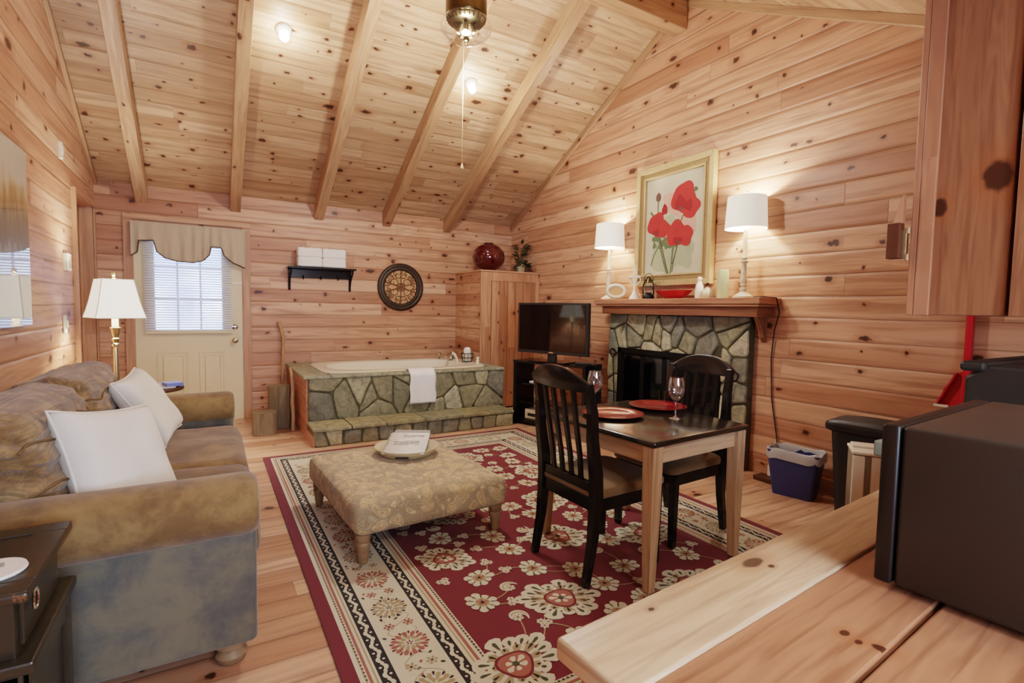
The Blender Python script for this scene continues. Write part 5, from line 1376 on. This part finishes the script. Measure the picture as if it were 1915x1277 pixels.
for z, k in ((.25, 1.03), (.28, 1.06), (.312, 1.05), (.32, 1.0), (.312, .95), (.27, .93)):
    rg.append([])
    for i in range(n):
        a = 2*math.pi*i/n; c, s = math.cos(a), math.sin(a); e = .4
        wv_ = 1 + .012*math.sin(9*a+z*60)
        rg[-1].append(bm.verts.new((.101*k*wv_*(abs(c)**e)*(1 if c > 0 else -1), .167*k*wv_*(abs(s)**e)*(1 if s > 0 else -1), z+.006*math.sin(7*a))))
for A, Bq in zip(rg, rg[1:]):
    for i in range(n): bm.faces.new((A[i], A[(i+1) % n], Bq[(i+1) % n], Bq[i]))
obj('liner', bm, M['liner'], t, local=True, smooth=180)
t = thing('trash_can', 'tall black plastic trash can with a lid by the right wall', 'trash can', (3.46, 1.52, 0), R(8))
bm = B(); taper(bm, .105, .18, .125, .215, 0, .53, .004, .05); obj('body', bm, M['blackmatte'], t, local=True, smooth=50)
bm = B(); rbox(bm, (0, 0, .56), (.145, .24, .034), .03, 12, lambda p, n: .028*(1-(p.x/.15)**2)*(1-(p.y/.24)**2)*(n.z > .5)); obj('lid', bm, M['blackmatte'], t, local=True, smooth=180)
bm = B(); lathe(bm, [(0, 0), (.05, 0), (.05, .03), (0, .035)], (-.11, -.06, .055), 20, mat=Matrix.Rotation(R(-90), 4, 'Y')); obj('pedal', bm, M['black'], t, local=True)
t = thing('storage_caddy', 'slim white box with two upright panels in front of trash can', 'box', (2.90, 1.31, 0), R(-57))
bm = B(); bx(bm, -.072, .072, -.08, .1, 0, .545, .005); obj('body', bm, M['plate_s'], t, local=True)
bm = B(); bx(bm, -.078, .078, -.1, .1, .545, .56, .004); bx(bm, -.065, .065, .0, .09, .56, .572, .004); obj('top', bm, M['white'], t, local=True)
bm = B(); bx(bm, -.074, -.022, -.1, -.08, .01, .54, .004); bx(bm, .006, .074, -.1, -.08, .01, .54, .004); obj('front_panel', bm, M['white'], t, local=True)

# ------------------------------------------------------------------ kitchen side: counter, appliance, dustpan, cabinets
t = thing('kitchen_counter', 'counter end with grey-green top and wooden base beyond the microwave', 'counter', (2.9, .5, 0))
bm = B(); bx(bm, 2.03, 3.678, .32, .90, .745, .80, .006); obj('worktop', bm, M['grey'], t)
bm = B(); bx(bm, 2.14, 3.675, .36, .86, .08, .745, .003); obj('base_cabinet', bm, M['mantel'], t, grain='z')
bm = B(); bx(bm, 2.2, 3.675, .40, .82, 0, .08); obj('plinth', bm, M['blackmatte'], t)
t = thing('toaster_oven', 'black countertop appliance with a sloping lid behind the microwave', 'appliance', (2.75, .62, .8))
bm = B(); prism(bm, [(.44, .81), (.76, .81), (.76, 1.03), (.70, 1.075), (.44, 1.075)], 'x', 2.34, 3.1, bev=.012); obj('body', bm, M['blackmatte'], t)
bm = B(); bx(bm, 2.33, 3.11, .70, .775, 1.05, 1.085, .012); obj('lid', bm, M['blackmatte'], t)
bm = B()
for x in (2.4, 3.04):
    for y in (.48, .70): bx(bm, x-.02, x+.02, y-.02, y+.02, .80, .812)
obj('foot', bm, M['black'], t)
t = thing('dustpan', 'red long-handled dustpan hanging upright against the right wall', 'dustpan', (3.64, 1.18, .72))
bm = B(); prism(bm, [(1.30, .73), (1.275, .83), (1.215, .925), (1.17, .95), (1.10, .93), (1.03, .83), (1.01, .73)], 'x', 3.655, 3.662); prism(bm, [(1.30, .73), (1.28, .74), (1.02, .74), (1.01, .73)], 'x', 3.60, 3.662)
for (a, b) in (((1.30, .73), (1.215, .925)), ((1.01, .73), (1.10, .93))):
    sweep(bm, [(3.645, a[0], a[1]), (3.645, b[0], b[1])], .004, .02, (0, 1, 0))
obj('pan', bm, M['redplastic'], t)
bm = B(); bx(bm, 3.60, 3.655, 1.14, 1.18, .73, .98, .006); obj('spine', bm, M['redplastic'], t)
bm = B(); bx(bm, 3.628, 3.660, 1.155, 1.19, .95, 1.55, .006); obj('handle', bm, M['redplastic'], t, smooth=30)
bm = B(); bx(bm, 3.598, 3.61, 1.23, 1.30, .727, .742, .003); obj('lip', bm, M['white'], t)
# wall cabinets hanging over the counter
t = thing('wall_cabinet', 'large hanging knotty pine cabinet at the right edge of view', 'cabinet', (2.9, .82, 1.25))
bm = B(); bx(bm, 2.41, 3.675, .685, .935, 1.247, 2.58, .003); obj('carcass', bm, M['cab'], t, grain='z')
bm = B(); bx(bm, 2.40, 2.43, .905, .955, 1.245, 2.58, .003); bx(bm, 2.402, 2.43, .955, .98, 1.245, 2.58, .004); obj('face_frame', bm, M['mantel'], t, grain='z')
bm = B(); bx(bm, 2.432, 3.66, .937, .958, 1.26, 2.56, .003); obj('door', bm, M['cab'], t, grain='z')
bm = B(); bx(bm, 2.385, 2.405, .985, 1.0, 1.47, 1.585, .003)
for z in (1.475, 1.58): lathe(bm, [(0, -.012), (.008, -.012), (.008, .012), (0, .012)], (2.392, .985, z), 10)
obj('hinge', bm, M['brass'], t)
bm = B(); bx(bm, 2.36, 2.40, 1.0, 1.045, 1.47, 1.61, .003); obj('handle_block', bm, M['darkwood'], t, grain='z')
bm = B(); prism(bm, [(1.0, 1.61), (1.035, 1.61), (1.004, 1.72), (1.0, 1.72)], 'x', 2.38, 2.40); obj('wedge', bm, M['mantel'], t, grain='z')
t = thing('wall_cabinet', 'second pine cabinet cut off by the right edge, beside the large one', 'cabinet', (2.9, .5, 1.25))
bm = B(); bx(bm, 2.385, 3.675, .37, .668, 1.245, 2.45, .003); obj('carcass', bm, M['cab'], t, grain='z')
# breakfast bar
BR = R(4.7)
t = thing('breakfast_bar', 'pine plank breakfast bar in the foreground with a raised pale front board', 'bar', (.397, .544, 0), BR)
bl = 1.58
bm = B(); bx(bm, 0, bl, -.128, 0, .768, .80, .006, 3); obj('front_board', bm, M['bar'], t, local=True, grain='x', smooth=30)
for y0, y1 in ((-.262, -.126), (-.42, -.268)):
    bm = B(); bx(bm, .01, bl, y0, y1, .762, .795, .004); obj('plank', bm, M['bar2'], t, local=True, grain='x')
bm = B(); bx(bm, .02, bl-.02, -.40, -.03, .06, .757, .003); obj('base_panel', bm, M['mantel'], t, local=True, grain='z')
bm = B(); bx(bm, .05, bl-.05, -.38, -.06, 0, .06); obj('plinth', bm, M['blackmatte'], t, local=True)
# microwave
t = thing('microwave', 'black microwave oven sitting on the breakfast bar at right', 'microwave', (.947, .38, .7955), R(4))
bm = B(); bx(bm, 0, .47, -.33, 0, .010, .270, .007, 3); obj('body', bm, M['micro'], t, local=True, smooth=30)
bm = B(); bx(bm, -.003, .473, .002, .027, .010, .270, .005, 3); obj('door', bm, M['microdoor'], t, local=True, smooth=30)
bm = B()
for x in (.04, .43):
    for y in (-.29, -.04): lathe(bm, [(.014, 0), (.016, .011)], (x, y, 0), 14)
obj('foot', bm, M['black'], t, local=True)
bm = B()
for k in range(7): bx(bm, .30, .44, -.30+.016*k, -.293+.016*k, .2695, .2705)
obj('vent', bm, M['black'], t, local=True)

# ------------------------------------------------------------------ left wall things
t = thing('wall_picture', 'tall unframed glossy landscape picture on the left wall', 'painting', (XL+.02, 3.35, 1.1))
pm, nt, b = newmat('landscape_print')
tc = nd(nt, 'ShaderNodeTexCoord').outputs['Object']
sz = nd(nt, 'ShaderNodeSeparateXYZ', {0: tc}).outputs[2]
sxyz = nd(nt, 'ShaderNodeMapping', {'Vector': tc, 'Scale': (1, 5, 1.2)}).outputs[0]
nz = nd(nt, 'ShaderNodeTexNoise', {'Vector': sxyz, 'Scale': 4.0, 'Detail': 5.0}).outputs[0]
hh = mth(nt, 'MULTIPLY_ADD', mth(nt, 'SUBTRACT', nz, .5), .34, sz)
cr = nd(nt, 'ShaderNodeValToRGB', {0: hh}); e = cr.color_ramp; e.elements[0].position = .0; e.elements[0].color = lin((120, 116, 100)) + (1,)
e.elements[1].position = 1.0; e.elements[1].color = lin((200, 196, 180)) + (1,)
for p_, c_ in ((.40, (124, 118, 100)), (.44, (70, 56, 40)), (.60, (112, 88, 58)), (.69, (176, 138, 76)), (.76, (196, 178, 140)), (.82, (200, 194, 176))):
    q_ = e.elements.new(p_); q_.color = lin(c_) + (1,)
setp(b, Base_Color=cr.outputs[0], Roughness=.4, Coat_Weight=1.0, Coat_Roughness=.03)
bm = B(); bx(bm, XL+.001, XL+.03, 2.75, 4.03, 1.10, 2.09, .002); obj('print', bm, pm, t)
def wallbox(name, lab, cat, y0, y1, z0, z1, d, extra):
    t = thing(name, lab, cat, (XL, (y0+y1)/2, z0))
    bm = B(); bx(bm, XL, XL+d, y0, y1, z0, z1, .003); obj('cover', bm, M['plate_w'], t)
    bm = B(); yc, zc_ = (y0+y1)/2, (z0+z1)/2; bx(bm, XL+d, XL+d+extra[2], yc-extra[0], yc+extra[0], zc_-extra[1], zc_+extra[1], .002); obj('button', bm, M['white'] if name != 'thermostat' else M['paperg'], t)
wallbox('motion_sensor', 'slim white sensor high on the left wall near the ceiling', 'sensor', 4.955, 5.0, 2.28, 2.40, .022, (.012, .03, .004))
wallbox('thermostat', 'cream thermostat on the left wall beside the door casing', 'thermostat', 4.98, 5.10, 1.47, 1.60, .03, (.02, .04, .006))
wallbox('light_switch', 'cream switch plate on the left wall below thermostat', 'switch', 4.91, 5.0, 1.01, 1.14, .01, (.014, .025, .014))

# ------------------------------------------------------------------ hanging light and ceiling lamps
LX, LY = 1.566, 3.352
t = thing('pendant_light', 'antique brass ceiling light with clear glass bowl and pull chain', 'ceiling light', (LX, LY, 3.185))
bm = B(); lathe(bm, [(.02, .565), (.07, .545), (.075, .51), (.02, .49)], n=24); lathe(bm, [(.014, .50), (.014, .22)], n=12); obj('down_rod', bm, M['brass'], t, smooth=50, local=True)
bm = B(); lathe(bm, [(0, .24), (.05, .24), (.10, .215), (.138, .19), (.142, .17), (.142, .065), (.138, .05), (.132, .045)], n=48); obj('housing', bm, M['brassdk'], t, smooth=40, local=True)
bm = B(); lathe(bm, [(.132, .046), (.131, .036), (.112, .020), (.07, .012), (.0, .008)], n=48)
for k in range(24): 
    a = k*math.pi/12; sweep(bm, [(.134*math.cos(a), .134*math.sin(a), .04), (.112*math.cos(a), .112*math.sin(a), .020)], .004, .004, (-math.sin(a), math.cos(a), 0))
obj('ribbed_collar', bm, M['brassdk'], t, smooth=40, local=True)
for k in range(5):
    a = k*2*math.pi/5+.4; bm = B(); tube(bm, [(.03*math.cos(a), .03*math.sin(a), .012), (.055*math.cos(a), .055*math.sin(a), -.055)], [.011, .014], 12); obj('lamp_socket', bm, M['goldlt'], t, smooth=True, local=True)
bm = B(); lathe(bm, [(.014, .01), (.014, -.08), (.022, -.085), (.02, -.10), (.006, -.108), (.008, -.118), (0, -.124)], n=18); obj('finial', bm, M['brassdk'], t, smooth=50, local=True)
bm = B(); lathe(bm, [(.165, .03), (.178, .0), (.17, -.04), (.13, -.08), (.06, -.105), (.02, -.108), (.02, -.106), (.06, -.103), (.128, -.078), (.168, -.04), (.176, .0), (.163, .03)], n=56, cap=False); obj('glass_bowl', bm, M['thin'], t, smooth=True, local=True)
bm = B(); tube(bm, [(-.018, 0, -.05), (-.019, 0, -.5), (-.02, 0, -.93)], .0022, 6); lathe(bm, [(0, -.93), (.006, -.935), (.012, -.965), (.01, -.975), (0, -.98)], (-.02, 0, 0), 12); obj('pull_chain', bm, M['goldlt'], t, local=True)
nrm = Vector((0, -SL, -1)).normalized()
def ceil_lamp(x, y, lab):
    p = Vector((x, y, zc(y)))
    t = thing('ceiling_lamp', lab, 'ceiling lamp', tuple(p), 0, 'globe lamps on the sloping ceiling')
    q = Vector((0, 0, 1)).rotation_difference(nrm).to_matrix().to_4x4()
    bm = B(); lathe(bm, [(0, 0), (.06, 0), (.06, .012), (.04, .03), (.025, .04), (0, .04)], n=28, mat=q); obj('base', bm, M['white'], t, smooth=50, local=True)
    bm = B(); lathe(bm, [(0, .035), (.02, .04), (.034, .06), (.037, .078), (.03, .098), (0, .112)], n=24, mat=q); obj('bulb', bm, M['bulb'], t, smooth=True, local=True)
    return t, p
cl1, P1 = ceil_lamp(.54, 4.49, 'glowing bulb on the sloping ceiling left of the brass light')
P2 = Vector((2.165, 4.52, zc(4.52)))
cl2 = dup(cl1, tuple(P2), 0, 'glowing bulb on the sloping ceiling below the brass light', 'globe lamps on the sloping ceiling')
# glowing fill panel added under the kitchen ceiling, unseen behind the camera
t = thing('kitchen_fill_panel', 'flat white fill panel added on the kitchen ceiling behind the viewpoint', 'ceiling light', (1.2, -.8, 2.4))
bm = B(); bx(bm, .6, 1.8, -1.05, -.55, 2.35, 2.399, .01); obj('diffuser', bm, emis('fill_panel_white', (255, 240, 220), 1.5), t)

# ------------------------------------------------------------------ lights
def light(name, typ, loc, power, col, size=.05, rot=None, sy=None):
    l = bpy.data.lights.new(name, typ); l.energy = power; l.color = col
    if typ == 'AREA':
        l.size = size
        if sy: l.shape = 'RECTANGLE'; l.size_y = sy
    else: l.shadow_soft_size = size
    o = bpy.data.objects.new(name, l); COL.objects.link(o); o.location = loc
    if rot: o.rotation_euler = rot
    return o
WARM = (1.0, .80, .58); SOFT = (1.0, .90, .78)
for P in (P1, P2): light('ceiling_bulb_light', 'POINT', tuple(P + nrm*.17), 6, (1, .96, .9), .04)
light('floor_lamp_light', 'POINT', (-.612, 4.9, 1.29), 52, (1, .94, .86), .05)
light('mantel_lamp_light', 'POINT', (3.55, 4.085, MZ+.69), 29, (1, .94, .86), .03)
light('mantel_lamp_light', 'POINT', (3.55, 2.53, MZ+.69), 31, (1, .94, .86), .03)
light('kitchen_fill_light', 'AREA', (1.2, -.8, 2.34), 30, (1, .97, .93), 1.2, (0, 0, 0), .5)  # added soft fill from the camera side, just below the kitchen panel
light('kitchen_window_daylight', 'AREA', (.5, YF-.25, 1.5), 120, (.64, .78, 1.0), 1.6, (R(90), 0, 0), 1.1)
light('midroom_fill', 'POINT', (LX, LY, 2.78), 80, (1, .96, .91), .1)  # added room fill hanging in mid-air; the brass light above is unlit
w = bpy.data.worlds.new('World'); scn.world = w; w.use_nodes = True
bg = w.node_tree.nodes['Background']
tcw = nd(w.node_tree, 'ShaderNodeTexCoord').outputs['Generated']
nzw = nd(w.node_tree, 'ShaderNodeTexNoise', {'Vector': tcw, 'Scale': 9.0, 'Detail': 4.0}).outputs[0]
cw = mixc(w.node_tree, sstep(w.node_tree, nzw, .4, .62), (.30, .40, .78), (.74, .84, 1.0))
w.node_tree.links.new(cw, bg.inputs[0]); bg.inputs[1].default_value = 4.6

# ------------------------------------------------------------------ camera
yaw, pit, rol = R(30.536), R(-3.549), R(1.002)
f = Vector((math.sin(yaw)*math.cos(pit), math.cos(yaw)*math.cos(pit), math.sin(pit)))
r0 = Vector((math.cos(yaw), -math.sin(yaw), 0)); u0 = r0.cross(f)
r = r0*math.cos(rol) + u0*math.sin(rol); u = -r0*math.sin(rol) + u0*math.cos(rol)
cam = bpy.data.cameras.new('Camera'); cam.sensor_width = 36; cam.sensor_fit = 'HORIZONTAL'; cam.lens = 962.96/1915*36
cam.clip_start = .02
co = bpy.data.objects.new('Camera', cam); COL.objects.link(co)
mw = Matrix((r, u, -f)).transposed().to_4x4(); mw.translation = (0, 0, 1.24); co.matrix_world = mw
scn.camera = co
scn.view_settings.view_transform = 'Filmic'
scn.view_settings.look = 'Medium High Contrast'
scn.view_settings.exposure = 0.40
scn.cycles.use_denoising = True
scn.cycles.max_bounces = 5; scn.cycles.diffuse_bounces = 3; scn.cycles.glossy_bounces = 3; scn.cycles.transparent_max_bounces = 10
scn.cycles.use_adaptive_sampling = True; scn.cycles.adaptive_threshold = .13; scn.cycles.adaptive_min_samples = 16
scn.cycles.caustics_reflective = False; scn.cycles.caustics_refractive = False
